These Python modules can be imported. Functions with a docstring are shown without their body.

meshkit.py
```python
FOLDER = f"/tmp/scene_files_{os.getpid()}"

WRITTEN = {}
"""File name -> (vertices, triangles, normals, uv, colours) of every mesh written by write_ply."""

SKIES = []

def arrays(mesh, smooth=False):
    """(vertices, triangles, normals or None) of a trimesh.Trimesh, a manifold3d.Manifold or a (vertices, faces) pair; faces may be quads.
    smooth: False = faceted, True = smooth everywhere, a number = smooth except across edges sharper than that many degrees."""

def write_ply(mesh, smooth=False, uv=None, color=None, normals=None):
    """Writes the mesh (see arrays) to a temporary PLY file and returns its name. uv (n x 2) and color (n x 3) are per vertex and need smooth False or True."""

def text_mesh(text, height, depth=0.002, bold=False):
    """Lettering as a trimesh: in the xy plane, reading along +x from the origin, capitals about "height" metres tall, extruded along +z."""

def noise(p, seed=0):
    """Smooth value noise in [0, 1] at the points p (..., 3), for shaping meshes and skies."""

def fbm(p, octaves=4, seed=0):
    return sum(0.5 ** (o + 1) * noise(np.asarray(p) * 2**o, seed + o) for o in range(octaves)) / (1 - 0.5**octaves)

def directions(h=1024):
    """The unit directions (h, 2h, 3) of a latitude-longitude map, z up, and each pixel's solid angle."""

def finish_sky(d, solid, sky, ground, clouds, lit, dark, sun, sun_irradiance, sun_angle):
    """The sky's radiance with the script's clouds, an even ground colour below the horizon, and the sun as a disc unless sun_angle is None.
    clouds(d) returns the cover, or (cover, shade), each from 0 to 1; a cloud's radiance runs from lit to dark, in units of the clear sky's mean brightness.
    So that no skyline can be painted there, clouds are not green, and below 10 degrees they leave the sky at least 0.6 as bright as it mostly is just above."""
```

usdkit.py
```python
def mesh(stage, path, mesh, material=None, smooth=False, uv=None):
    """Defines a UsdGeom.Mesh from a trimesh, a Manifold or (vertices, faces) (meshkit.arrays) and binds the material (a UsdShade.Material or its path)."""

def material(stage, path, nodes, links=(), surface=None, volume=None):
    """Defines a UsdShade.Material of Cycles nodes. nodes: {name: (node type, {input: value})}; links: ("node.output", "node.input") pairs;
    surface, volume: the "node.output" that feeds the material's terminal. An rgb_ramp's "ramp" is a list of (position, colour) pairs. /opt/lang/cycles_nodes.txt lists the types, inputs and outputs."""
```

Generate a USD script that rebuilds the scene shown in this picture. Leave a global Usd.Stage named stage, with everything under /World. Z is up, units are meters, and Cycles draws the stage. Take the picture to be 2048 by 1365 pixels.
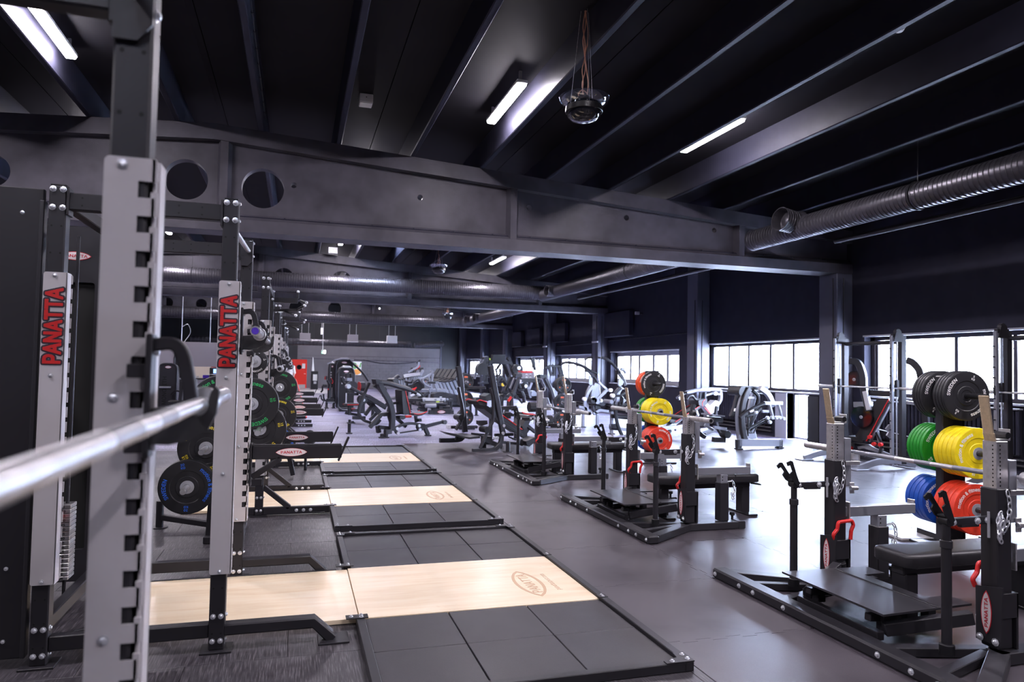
import math, random, re
import numpy as np, trimesh, shapely, shapely.geometry as sg, shapely.affinity as sa, shapely.ops as so
import manifold3d, usdkit, meshkit
from pxr import Usd, UsdGeom, UsdLux, UsdShade, Gf, Sdf, Vt

random.seed(7); rng = np.random.default_rng(7)
PI = math.pi
stage = Usd.Stage.CreateInMemory()
UsdGeom.SetStageUpAxis(stage, 'Z'); UsdGeom.SetStageMetersPerUnit(stage, 1.0)
WORLD = UsdGeom.Xform.Define(stage, '/World'); UsdGeom.Scope.Define(stage, '/World/Looks')

# ---------------------------------------------------------------- camera, sky, exposure
YAW, PITCH, ROLL, FPX = 0.293958, 0.0388264, 0.0189022, 1420.44
CAM = np.array([0.0, 0.0, 1.55])
_f = np.array([math.sin(YAW)*math.cos(PITCH), math.cos(YAW)*math.cos(PITCH), math.sin(PITCH)])
_r0 = np.array([math.cos(YAW), -math.sin(YAW), 0]); _u0 = np.cross(_r0, _f)
_r = math.cos(ROLL)*_r0 + math.sin(ROLL)*_u0; _u = -math.sin(ROLL)*_r0 + math.cos(ROLL)*_u0
cam = UsdGeom.Camera.Define(stage, '/World/camera')
_m = Gf.Matrix4d(*_r, 0, *_u, 0, *(-_f), 0, *CAM, 1)
cam.AddTransformOp().Set(_m)
cam.CreateHorizontalApertureAttr(36.0); cam.CreateVerticalApertureAttr(36.0*1365/2048)
cam.CreateFocalLengthAttr(FPX/2048*36.0); cam.CreateClippingRangeAttr(Gf.Vec2f(0.05, 500))
cam.CreateFStopAttr(2.8); cam.CreateFocusDistanceAttr(5.6)
cam.CreateExposureAttr(2.3)

def pm(name, col, rough=.5, metal=0., spec=.5, var=None, bump=None, coat=0., emit=None, stretch=(1,1,1), trans=0.):
    """A principled material; var=(scale, amount) mottles the colour, bump=(scale, strength, metres) gives fine relief."""
    n = {'p': ('principled_bsdf', {'base_color': col, 'roughness': rough, 'metallic': metal, 'specular_ior_level': spec, 'coat_weight': coat, 'transmission_weight': trans})}
    l = []
    if emit: n['p'][1].update({'emission_color': emit[0], 'emission_strength': emit[1]})
    if var or bump:
        n['t'] = ('texture_coordinate', {}); n['m'] = ('mapping', {'scale': stretch}); l.append(('t.object', 'm.vector'))
    if var:
        n['n'] = ('noise_texture', {'scale': var[0], 'detail': 4.0}); l.append(('m.vector', 'n.vector'))
        a, b = 1-var[1], 1+var[1]
        n['r'] = ('rgb_ramp', {'ramp': [(.3, tuple(min(1, c*a) for c in col)), (.7, tuple(min(1, c*b) for c in col))]})
        l += [('n.fac', 'r.fac'), ('r.color', 'p.base_color')]
    if bump:
        n['bn'] = ('noise_texture', {'scale': bump[0], 'detail': 2.0}); n['b'] = ('bump', {'strength': bump[1], 'distance': bump[2]})
        l += [('m.vector', 'bn.vector'), ('bn.fac', 'b.height'), ('b.normal', 'p.normal')]
    return usdkit.material(stage, '/World/Looks/'+name, n, l, surface='p.BSDF')

# the overcast sky that whitens every window
usdkit.material  # (helper module)
dome = UsdLux.DomeLight.Define(stage, '/World/sky')
dome.CreateIntensityAttr(5.5); dome.CreateColorAttr(Gf.Vec3f(.62, .73, 1.0))

M = {}
LAMP = 46          # radiance of the LED diffusers
M['frame'] = pm('frame', (.020,.019,.023), .42, .0, .36, bump=(900,.25,.0006))
M['frame2'] = pm('frame2', (.034,.033,.038), .38, .2, .42, bump=(900,.2,.0006))
M['silver'] = pm('silver', (.30,.31,.35), .36, .5, .5)
M['grey'] = pm('grey', (.50,.48,.49), .42, .0, .5, bump=(900,.15,.0005))
M['chrome'] = pm('chrome', (.86,.86,.88), .24, .9)
M['steel'] = pm('steel', (.74,.73,.74), .34, .9, var=(30,.12))
M['brass'] = pm('brass', (.62,.50,.34), .38, .6, var=(60,.1))
M['zinc'] = pm('zinc', (.78,.80,.84), .24, .7)
M['black'] = pm('black', (.010,.010,.012), .38)
M['blackgloss'] = pm('blackgloss', (.006,.006,.008), .10, coat=.6)
M['hole'] = pm('hole', (.004,.004,.004), .8)
M['rubber'] = pm('rubber', (.022,.022,.024), .55, var=(40,.2))
M['pad'] = pm('pad', (.021,.020,.023), .42, 0., .4, var=(60,.15), bump=(500,.2,.0006))
M['red'] = pm('red', (.62,.020,.020), .38)
M['redletter'] = pm('redletter', (.56,.016,.016), .4)
M['letterline'] = pm('letterline', (.030,.018,.030), .5)
M['oval'] = pm('oval', (.72,.66,.66), .4)
M['ovalred'] = pm('ovalred', (.52,.018,.03), .4)
M['white'] = pm('white', (.80,.80,.78), .5)
M['whiteletter'] = pm('whiteletter', (.82,.82,.80), .5)
M['lightgrey'] = pm('lightgrey', (.55,.54,.55), .45)
M['copper'] = pm('copper', (.55,.26,.16), .45)
M['purple'] = pm('purple', (.12,.05,.62), .35)
M['orange'] = pm('orange', (.85,.17,.06), .5)
M['yellowdot'] = pm('yellowdot', (.85,.55,.04), .4)
M['lime'] = pm('lime', (.55,.75,.05), .5)
for nm, c in dict(pl_yellow=(.86,.66,.01), pl_red=(.72,.045,.018), pl_blue=(.008,.075,.42), pl_green=(.012,.28,.020), pl_black=(.018,.018,.021), pl_orange=(.78,.085,.02)).items():
    M[nm] = pm(nm, c, .42, var=(25,.08))
for nm, c in dict(tx_blue=(.03,.16,.75), tx_yellow=(.85,.68,.03), tx_green=(.03,.50,.13)).items():
    M[nm] = pm(nm, c, .5)
M['wall'] = pm('wall', (.026,.026,.040), .62, 0., .12, var=(3,.12), bump=(220,.15,.001))
M['wallback'] = pm('wallback', (.125,.115,.125), .6, var=(2,.08))
M['walldark'] = pm('walldark', (.012,.012,.015), .6)
M['beam'] = pm('beam', (.064,.060,.074), .46, 0., .22, var=(2.2,.28), bump=(60,.25,.003))
M['rib'] = pm('rib', (.024,.024,.038), .48, 0., .12, var=(3,.12))
M['deck'] = pm('deck', (.011,.0105,.0135), .62, 0., .12, var=(2,.15))
M['duct'] = pm('duct', (.07,.067,.078), .34, .55)
M['column'] = pm('column', (.075,.076,.105), .5, var=(2,.08))
M['sill'] = pm('sill', (.34,.35,.40), .45)
M['winframe'] = pm('winframe', (.34,.33,.36), .4)
M['winblack'] = pm('winblack', (.05,.045,.06), .4)
M['partition'] = pm('partition', (.30,.27,.285), .6, bump=(400,.2,.001))
M['cream'] = pm('cream', (.72,.64,.54), .55)
M['counter'] = pm('counter', (.52,.50,.50), .45)
M['reddoor'] = pm('reddoor', (.75,.035,.020), .4)
M['skin'] = pm('skin', (.52,.31,.23), .5); M['hair'] = pm('hair', (.10,.06,.035), .6)
M['shirt'] = pm('shirt', (.80,.79,.78), .8); M['jeans'] = pm('jeans', (.20,.24,.32), .85, var=(60,.3))
M['yard'] = pm('yard', (.62,.62,.62), .8, var=(1,.08))
M['led'] = usdkit.material(stage, '/World/Looks/led', {'e': ('emission', {'color': (1.0,.925,1.03), 'strength': LAMP})}, surface='e.emission')
M['screen'] = usdkit.material(stage, '/World/Looks/screen', {'e': ('emission', {'color': (.10,.25,.9), 'strength': 1.6})}, surface='e.emission')
M['exitgreen'] = usdkit.material(stage, '/World/Looks/exitgreen', {'e': ('emission', {'color': (.10,.62,.25), 'strength': 1.2})}, surface='e.emission')
M['exitwhite'] = usdkit.material(stage, '/World/Looks/exitwhite', {'e': ('emission', {'color': (.85,1,.9), 'strength': 1.6})}, surface='e.emission')
def sheet(name, tint, rough, base=.03):
    return usdkit.material(stage, '/World/Looks/'+name, {'f': ('layer_weight', {'blend': .5}), 'q': ('math', {'math_type': 'power', 'value2': 5.0}), 'k': ('math', {'math_type': 'multiply_add', 'value2': .5, 'value3': base}), 't': ('transparent_bsdf', {'color': tint}), 'g': ('glossy_bsdf', {'color': (1,1,1), 'roughness': rough}), 'x': ('mix_closure', {})},
        [('f.facing','q.value1'), ('q.value','k.value1'), ('k.value','x.fac'), ('t.BSDF','x.closure1'), ('g.BSDF','x.closure2')], surface='x.closure')
M['pane'] = sheet('pane', (.985,.99,1), .02); M['clearplastic'] = sheet('clearplastic', (.80,.86,.95), .05, .16)
# birch plywood, grain along x
M['birch'] = usdkit.material(stage, '/World/Looks/birch', {'g': ('geometry', {}), 'm': ('mapping', {'scale': (1.2,9,9)}), 'n': ('noise_texture', {'scale': 1.6, 'detail': 6.0, 'roughness': .6, 'distortion': .6}),
    'r': ('rgb_ramp', {'ramp': [(.25,(.74,.56,.35)), (.5,(.83,.68,.475)), (.75,(.88,.77,.59))]}), 'n2': ('noise_texture', {'scale': 7.0, 'detail': 2.0}), 'r2': ('rgb_ramp', {'ramp': [(.74,(1,1,1)), (.80,(.72,.60,.48))]}),
    'x': ('mix_color', {'blend_type': 'multiply', 'fac': .6}), 'p': ('principled_bsdf', {'roughness': .36, 'coat_weight': .25, 'coat_roughness': .25})},
    [('g.position','m.vector'), ('m.vector','n.vector'), ('n.fac','r.fac'), ('g.position','n2.vector'), ('n2.fac','r2.fac'), ('r.color','x.a'), ('r2.color','x.b'), ('x.result','p.base_color')], surface='p.BSDF')
M['birchmark'] = pm('birchmark', (.58,.38,.22), .45)
# dark streaked vinyl: streaks along y, one tone per tile on the big sheet
def vinyl(name, tiles, k=1.0):
    n = {'g': ('geometry', {}), 'm': ('mapping', {'scale': (150,7,1)}), 'n': ('noise_texture', {'scale': 1.0, 'detail': 3.0, 'roughness': .55}),
         'r': ('rgb_ramp', {'ramp': [(.30,(.014,.012,.015)), (.52,(.042,.038,.044)), (.68,(.120,.110,.120))]}), 'n2': ('noise_texture', {'scale': .8, 'detail': 3.0}),
         'rr': ('map_range', {'from_min': .3, 'from_max': .7, 'to_min': .34, 'to_max': .50}), 'p': ('principled_bsdf', {'specular_ior_level': .55}), 'v': ('mix_color', {'blend_type': 'multiply', 'fac': 1.0, 'use_clamp': False})}
    l = [('g.position','m.vector'), ('m.vector','n.vector'), ('n.fac','r.fac'), ('g.position','n2.vector'), ('n2.fac','rr.value'), ('rr.result','p.roughness'), ('r.color','v.a'), ('v.result','p.base_color')]
    if tiles:
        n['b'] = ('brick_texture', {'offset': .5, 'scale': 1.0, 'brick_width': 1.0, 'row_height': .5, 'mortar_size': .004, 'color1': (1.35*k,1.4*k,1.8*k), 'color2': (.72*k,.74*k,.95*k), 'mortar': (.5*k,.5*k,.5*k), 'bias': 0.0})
        l += [('g.position','b.vector'), ('b.color','v.b')]
    else:
        n['o'] = ('object_info', {}); n['or'] = ('rgb_ramp', {'ramp': [(0,(.85,.85,.85)), (1,(1.2,1.2,1.2))]})
        l += [('o.random','or.fac'), ('or.color','v.b')]
    return usdkit.material(stage, '/World/Looks/'+name, n, l, surface='p.BSDF')
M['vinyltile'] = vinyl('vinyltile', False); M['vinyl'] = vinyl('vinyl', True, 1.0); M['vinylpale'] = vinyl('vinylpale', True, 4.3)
def mat_rubber(name, c, ro):
    return usdkit.material(stage, '/World/Looks/'+name, {'g': ('geometry', {}), 'n': ('noise_texture', {'scale': 420.0, 'detail': 1.0}), 'n2': ('noise_texture', {'scale': 1.7, 'detail': 4.0}), 'n3': ('noise_texture', {'scale': 160.0, 'detail': 2.0}),
        'r': ('rgb_ramp', {'ramp': [(.35, tuple(x*.72 for x in c)), (.65, tuple(x*1.28 for x in c))]}), 'r2': ('rgb_ramp', {'ramp': [(.3,(.86,.86,.86)), (.7,(1.14,1.13,1.14))]}), 'x': ('mix_color', {'blend_type': 'multiply', 'fac': 1.0, 'use_clamp': False}),
        'rr': ('map_range', {'from_min': .3, 'from_max': .7, 'to_min': ro-.05, 'to_max': ro+.07}), 'b': ('bump', {'strength': .25, 'distance': .0008}), 'p': ('principled_bsdf', {'specular_ior_level': .5})},
        [('g.position','n.vector'), ('g.position','n2.vector'), ('g.position','n3.vector'), ('n.fac','r.fac'), ('n2.fac','r2.fac'), ('r.color','x.a'), ('r2.color','x.b'), ('x.result','p.base_color'), ('n2.fac','rr.value'), ('rr.result','p.roughness'), ('n3.fac','b.height'), ('b.normal','p.normal')], surface='p.BSDF')
M['mat'] = mat_rubber('mat', (.060,.052,.061), .37)
M['tile'] = mat_rubber('tile', (.026,.023,.028), .48)
# the white-block back wall relief and the ribbed radiators are built; the grip plates share a black rubber
M['poster'] = pm('poster', (.80,.82,.82), .5); M['postergreen'] = pm('postergreen', (.16,.42,.12), .5); M['posterorange'] = pm('posterorange', (.85,.36,.08), .5)

# ---------------------------------------------------------------- mesh helpers
_taken = {}
def numbered(parent, name):
    k = (parent, name); i = _taken.get(k, -1) + 1; _taken[k] = i
    return name if i == 0 else f'{name}_{i:03d}'
def unit(v):
    v = np.asarray(v, float); return v/ (np.linalg.norm(v) or 1)
_CH = {}
def chamfer_box(sx, sy, sz, b):
    key = (round(sx,5), round(sy,5), round(sz,5), round(b,5))
    if key not in _CH:
        h = np.array([sx, sy, sz])/2; pts = []
        b = min(b, h.min()*.8)
        for s in np.ndindex(2,2,2):
            c = (np.array(s)*2-1)*h
            for k in range(3):
                q = c - np.sign(c)*b; q[k] = c[k]; pts.append(q)
        m = manifold3d.Manifold.hull_points([tuple(p) for p in pts]).to_mesh()
        _CH[key] = (np.array(m.vert_properties[:, :3], float), np.array(m.tri_verts, int))
    return _CH[key]
def fillet(pts, r, n=6):
    """Rounds the inner corners of a polyline."""
    pts = [np.asarray(p, float) for p in pts]; out = [pts[0]]
    for a, b, c in zip(pts, pts[1:], pts[2:]):
        u, v = unit(a-b), unit(c-b); ang = math.acos(np.clip(u@v, -1, 1))
        if ang > PI-.05: out.append(b); continue
        d = min(r/math.tan(ang/2), .48*np.linalg.norm(a-b), .48*np.linalg.norm(c-b))
        p0, p2 = b+u*d, b+v*d
        for k in range(n+1):
            t = k/n; out.append((1-t)**2*p0 + 2*t*(1-t)*b + t*t*p2)
    out.append(pts[-1]); return np.array(out)
def spline(pts, n=6):
    """Catmull-Rom through the points."""
    P = [np.asarray(p, float) for p in pts]; P = [2*P[0]-P[1]] + P + [2*P[-1]-P[-2]]; out = []
    for a, b, c, d in zip(P, P[1:], P[2:], P[3:]):
        for k in range(n):
            t = k/n; out.append(.5*((2*b)+(-a+c)*t+(2*a-5*b+4*c-d)*t*t+(-a+3*b-3*c+d)*t**3))
    out.append(P[-2]); return np.array(out)
class MB:
    def __init__(s): s.v, s.f, s.n = [], [], 0
    def add(s, v, f):
        v, f = np.asarray(v, float), np.asarray(f, int)
        s.v.append(v); s.f.append(f + s.n); s.n += len(v); return s
    def mesh(s, m): return s.add(m.vertices, m.faces)
    def box(s, c, size, b=.003, rz=0., R=None):
        v, f = chamfer_box(*size, b)
        if R is None and rz:
            R = np.array([[math.cos(rz), -math.sin(rz), 0], [math.sin(rz), math.cos(rz), 0], [0,0,1]])
        if R is not None: v = v @ np.asarray(R).T
        return s.add(v + np.asarray(c, float), f)
    def span(s, lo, hi, b=.003):
        lo, hi = np.array(lo, float), np.array(hi, float); return s.box((lo+hi)/2, hi-lo, b)
    def bar(s, p, q, w, h, up=(0,0,1), b=.004):
        """A straight bar of section w (sideways) by h (along up)."""
        p, q = np.asarray(p, float), np.asarray(q, float); t = unit(q-p); up = np.asarray(up, float)
        if abs(unit(up)@t) > .99: up = np.array([1.0,0,0]) if abs(t[0]) < .9 else np.array([0,1.0,0])
        sd = unit(np.cross(t, up)); u = np.cross(sd, t)
        return s.box((p+q)/2, (np.linalg.norm(q-p), w, h), b, R=np.stack([t, sd, u], 1))
    def sweep(s, path, sec, up=None, cap=True):
        """Sweeps the closed section [(a, b)] along the path; a lies along cross(tangent, up), b along up."""
        P = np.array([np.asarray(p, float) for p in path]); n = len(P)
        T = np.zeros_like(P); T[1:-1] = P[2:]-P[:-2]; T[0] = P[1]-P[0]; T[-1] = P[-1]-P[-2]
        T /= np.maximum(np.linalg.norm(T, axis=1, keepdims=True), 1e-9); sec = np.asarray(sec, float); k = len(sec)
        if up is None:
            u = np.array([0,0,1.0]) if abs(T[0][2]) < .9 else np.array([1.0,0,0])
            U = []
            for t in T: u = unit(u - (u@t)*t); U.append(u)
        else:
            U = [unit(np.asarray(up, float) - (np.asarray(up, float)@t)*t) for t in T]
        V = []
        for p, t, u in zip(P, T, U):
            sd = np.cross(t, u); V.append(p + sec[:, :1]*sd + sec[:, 1:]*u)
        V = np.vstack(V); F = []
        i = np.arange(k); j = (i+1) % k
        for r in range(n-1):
            a, b = r*k, (r+1)*k
            F.append(np.stack([a+i, a+j, b+j], 1)); F.append(np.stack([a+i, b+j, b+i], 1))
        if cap:
            c0, c1 = len(V), len(V)+1; V = np.vstack([V, P[0], P[-1]]); e = (n-1)*k
            F.append(np.stack([np.full(k, c0), j, i], 1)); F.append(np.stack([np.full(k, c1), e+i, e+j], 1))
        return s.add(V, np.vstack(F))
    def tube(s, path, r, n=10, up=None):
        a = np.arange(n)*2*PI/n; return s.sweep(path, np.stack([r*np.cos(a), r*np.sin(a)], 1), up)
    def rect(s, path, w, h, up):
        """A rectangular tube along a planar path; w across, h along up."""
        b = min(w, h)*.12; w, h = w/2, h/2
        return s.sweep(path, [(w,-h+b),(w,h-b),(w-b,h),(-w+b,h),(-w,h-b),(-w,-h+b),(-w+b,-h),(w-b,-h)], up)
    def lathe(s, prof, o=(0,0,0), axis=(0,0,1), n=24):
        """Turns the profile [(r, z)] about the axis through o."""
        ax = unit(axis); e1 = unit(np.cross(ax, (0,1.0,0) if abs(ax[1]) < .9 else (1.0,0,0))); e2 = np.cross(ax, e1)
        a = np.arange(n)*2*PI/n; ring = np.cos(a)[:, None]*e1 + np.sin(a)[:, None]*e2
        V, F, k = [], [], 0
        rows = []
        for r, z in prof:
            if r < 1e-6: V.append((np.asarray(o)+ax*z)[None]); rows.append((k, 1)); k += 1
            else: V.append(np.asarray(o)+ax*z+ring*r); rows.append((k, n)); k += n
        i = np.arange(n); j = (i+1) % n
        for (a0, na), (b0, nb) in zip(rows, rows[1:]):
            if na == 1 and nb == 1: continue
            if na == 1: F.append(np.stack([np.full(n, a0), b0+j, b0+i], 1))
            elif nb == 1: F.append(np.stack([a0+i, a0+j, np.full(n, b0)], 1))
            else: F.append(np.stack([a0+i, a0+j, b0+j], 1)); F.append(np.stack([a0+i, b0+j, b0+i], 1))
        return s.add(np.vstack(V), np.vstack(F)[:, ::-1] if False else np.vstack(F))
    def cyl(s, p, q, r, n=16, b=.002):
        p, q = np.asarray(p, float), np.asarray(q, float); L = np.linalg.norm(q-p); b = min(b, r*.4, L*.4)
        return s.lathe([(0,0),(r-b,0),(r,b),(r,L-b),(r-b,L),(0,L)], p, q-p, n)
    def prism(s, poly, depth, o=(0,0,0), ex=(1,0,0), ey=(0,1,0), centre=False):
        """Extrudes a polygon of the plane (ex, ey) by depth along ex x ey."""
        if not hasattr(poly, 'geom_type'): poly = sg.Polygon(poly)
        ex, ey = np.asarray(ex, float), np.asarray(ey, float); ez = np.cross(ex, ey)
        for g in getattr(poly, 'geoms', [poly]):
            if g.is_empty or g.area < 1e-9: continue
            m = trimesh.creation.extrude_polygon(sg.polygon.orient(g), depth, engine='earcut')
            v = np.array(m.vertices)
            if centre: v[:, 2] -= depth/2
            s.add(np.asarray(o)+v[:, :1]*ex+v[:, 1:2]*ey+v[:, 2:]*ez, m.faces)
        return s
    def bolt(s, p, n, r=.011):
        return s.lathe([(r*1.5,0),(r*1.5,r*.25),(r,r*.3),(r*.9,r*.9),(r*.5,r*1.15),(0,r*1.2)], p, n, 8)
    def ball(s, p, r, sx=1, sy=1, sz=1):
        m = trimesh.creation.icosphere(2, r); return s.add(m.vertices*[sx,sy,sz]+np.asarray(p), m.faces)

class Thing:
    def __init__(s, path, loc, rz, world):
        s.path, s.loc, s.rz, s.world = path, np.asarray(loc, float), rz, world; s.count = {}
    def part(s, name, mb, mat, under=None, label=None, kind=None, smooth=35):
        """One mesh part; under= an earlier part's path makes it a sub-part. Shapes that do not touch become parts of their own."""
        groups = [list(range(len(mb.v)))]
        if kind is None and 1 < len(mb.v) < 40 and not re.search('letter|number|print|mark|logo|recess|badge|picture', name):
            lo, hi = [v.min(0)-.004 for v in mb.v], [v.max(0)+.004 for v in mb.v]; root = list(range(len(mb.v)))
            def find(a):
                while root[a] != a: a = root[a]
                return a
            for a in range(len(root)):
                for b in range(a):
                    if (lo[a] <= hi[b]).all() and (lo[b] <= hi[a]).all(): root[find(a)] = find(b)
            g = {}
            for a in range(len(root)): g.setdefault(find(a), []).append(a)
            groups = list(g.values())
        first = np.cumsum([0]+[len(v) for v in mb.v]); out = None
        for g in groups:
            v = np.vstack([mb.v[k] for k in g]); f = []; n = 0
            for k in g: f.append(mb.f[k]-first[k]+n); n += len(mb.v[k])
            p = s._one(name, v, np.vstack(f), mat, under, label, kind, smooth); out = out or p
        return out
    def _one(s, name, v, f, mat, under, label, kind, smooth):
        base = under or s.path; path = base + '/' + numbered(base, name)
        if s.world:
            v = v - s.loc
            if s.rz:
                c, sn = math.cos(-s.rz), math.sin(-s.rz); v = v @ np.array([[c,-sn,0],[sn,c,0],[0,0,1]]).T
        m = trimesh.Trimesh(v, f, process=False); m.remove_unreferenced_vertices()
        usdkit.mesh(stage, path, m, M[mat], smooth)
        p = stage.GetPrimAtPath(path)
        if label: p.SetCustomDataByKey('label', label)
        if kind: p.SetCustomDataByKey('kind', kind)
        return path
def thing(name, label=None, cat=None, loc=(0,0,0), rz=0., group=None, world=False, kind=None):
    path = '/World/' + numbered('/World', name); x = UsdGeom.Xform.Define(stage, path)
    x.AddTranslateOp().Set(Gf.Vec3d(*map(float, loc))); x.AddRotateZOp().Set(math.degrees(rz)); p = x.GetPrim()
    for k, v in (('label', label), ('category', cat), ('group', group), ('kind', kind)):
        if v: p.SetCustomDataByKey(k, v)
    return Thing(path, loc, rz, world)
def dup(src, loc, rz=0., label=None, group=None):
    was = stage.GetPrimAtPath(src.path).GetCustomData(); base = re.sub(r'_[0-9]{3,}$', '', src.path.rpartition('/')[2])
    t = thing(base, label or was.get('label'), was['category'], loc, rz, group or was.get('group'))
    p = stage.GetPrimAtPath(t.path); p.GetReferences().AddInternalReference(src.path); p.SetInstanceable(True)
    return t
def ray(px, py): return _f*FPX + _r*(px-1024) - _u*(py-682.5)
class Plane:
    """A vertical working plane through (x0, y0) heading a: turns a measured direction into a point of the machine that stands there."""
    def __init__(s, x0, y0, a=0.): s.o = np.array([x0, y0, 0.]); s.n = np.array([-math.sin(a), math.cos(a), 0]); s.d = np.array([math.cos(a), math.sin(a), 0])
    def __call__(s, px, py, t=0.):
        d = ray(px, py); return CAM + d*(((s.o-CAM)@s.n)/(d@s.n)) + s.n*t
    def many(s, pts, t=0.): return [s(x, y, t) for x, y in pts]
_TX = {}
def text_shape(t, h, bold=True):
    k = (t, bold)
    if k not in _TX:
        m = meshkit.text_mesh(t, 1.0, .02, bold); v, f = np.array(m.vertices), np.array(m.faces)
        top = f[(v[f][:, :, 2] > .01).all(1)]
        _TX[k] = so.unary_union([sg.Polygon(v[q][:, :2]).buffer(.002) for q in top]).simplify(.012)
    g = sa.scale(_TX[k], h, h, origin=(0,0)); a = g.bounds
    return sa.translate(g, -(a[0]+a[2])/2, -(a[1]+a[3])/2)
def arc_text(mb, t, h, R, a0, zoff, thick=.0015, bold=True):
    """Letters bent round a circle of radius R, centred on angle a0, reading clockwise, in the xy plane at height zoff."""
    g = text_shape(t, h, bold); g = shapely.segmentize(g, h*.5)
    for q in getattr(g, 'geoms', [g]):
        if q.area < 1e-9: continue
        m = trimesh.creation.extrude_polygon(sg.polygon.orient(q), thick, engine='earcut'); v = np.array(m.vertices)
        a = a0 - v[:, 0]/R; r = R + v[:, 1]
        mb.add(np.stack([r*np.cos(a), r*np.sin(a), v[:, 2]+zoff], 1), m.faces)
    return mb
def turn(mb, o, ex, ey):
    """Moves a mesh built in the xy plane into the frame (o, ex, ey)."""
    ex, ey = np.asarray(ex, float), np.asarray(ey, float); ez = np.cross(ex, ey)
    mb.v = [np.asarray(o)+v[:, :1]*ex+v[:, 1:2]*ey+v[:, 2:]*ez for v in mb.v]; return mb
def ellipse(a, b, n=28): return sg.Polygon([(a*math.cos(t), b*math.sin(t)) for t in np.arange(n)*2*PI/n])
def lens(a, b, n=14):
    """The pointed oval of the badges."""
    xs = np.linspace(-a, a, n); up = [(x, b*(1-(x/a)**2)**.75) for x in xs]; return sg.Polygon(up + [(x, -y) for x, y in up[-2:0:-1]])
def badge(t, o, ex, ey, a, b, under=None, red=True, text=True, inner=.93):
    """Pointed oval badge reading PANATTA."""
    L = lens(a, b); k = under
    p = t.part('badge', MB().prism(L, .002, o, ex, ey), 'ovalred' if red else 'oval', under=k, label='pointed oval badge reading PANATTA')
    if k is None:
        n = np.cross(ex, ey); o2 = np.asarray(o)+n*.002
        if red:
            t.part('lettering', MB().prism(lens(a*inner, b*(2*inner-1)), .0006, o2, ex, ey), 'oval', under=p)
        if text:
            g = text_shape('PANATTA', b*.62); g = sa.scale(g, min(1.25, 1.5*a/(g.bounds[2]-g.bounds[0])), 1, origin=(0,0))
            t.part('lettering', MB().prism(g, .0008, o2+n*.0006, ex, ey), 'ovalred', under=p)
    return p
X3, Y3, Z3 = np.array([1.,0,0]), np.array([0,1.,0]), np.array([0,0,1.])
# ---------------------------------------------------------------- the hall
XW, YBK, YFR, XL = 11.27, 48.7, -5.0, -14.0
RIDGE = -1.4
def ribz(x): return 5.44 - .065*abs(x-RIDGE)
BEAMS = [12.3, 24.7, 37.1]
BW = .54
def wall_x(name, holes, x0, x1, z1, y0=YFR, y1=YBK+.3, mat='wall'):
    """A wall along y with rectangular openings [(y0, y1, z0, z1)]."""
    P = sg.box(y0, 0, y1, z1)
    for h in holes: P = P.difference(sg.box(h[0], h[2], h[1], h[3]))
    w = thing(name, kind='structure', world=True)
    w.part('masonry', MB().prism(P, x1-x0, (x0,0,0), Y3, Z3), mat, smooth=False)
    return w
WIN = [(8.3,11.98,1.13,2.34), (13.28,18.0,1.12,2.34), (19.45,24.4,1.10,2.22), (26.25,30.25,1.05,2.17), (32.0,36.4,1.02,2.15), (38.0,42.0,1.0,2.12), (43.6,47.9,1.0,2.12)]
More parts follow.
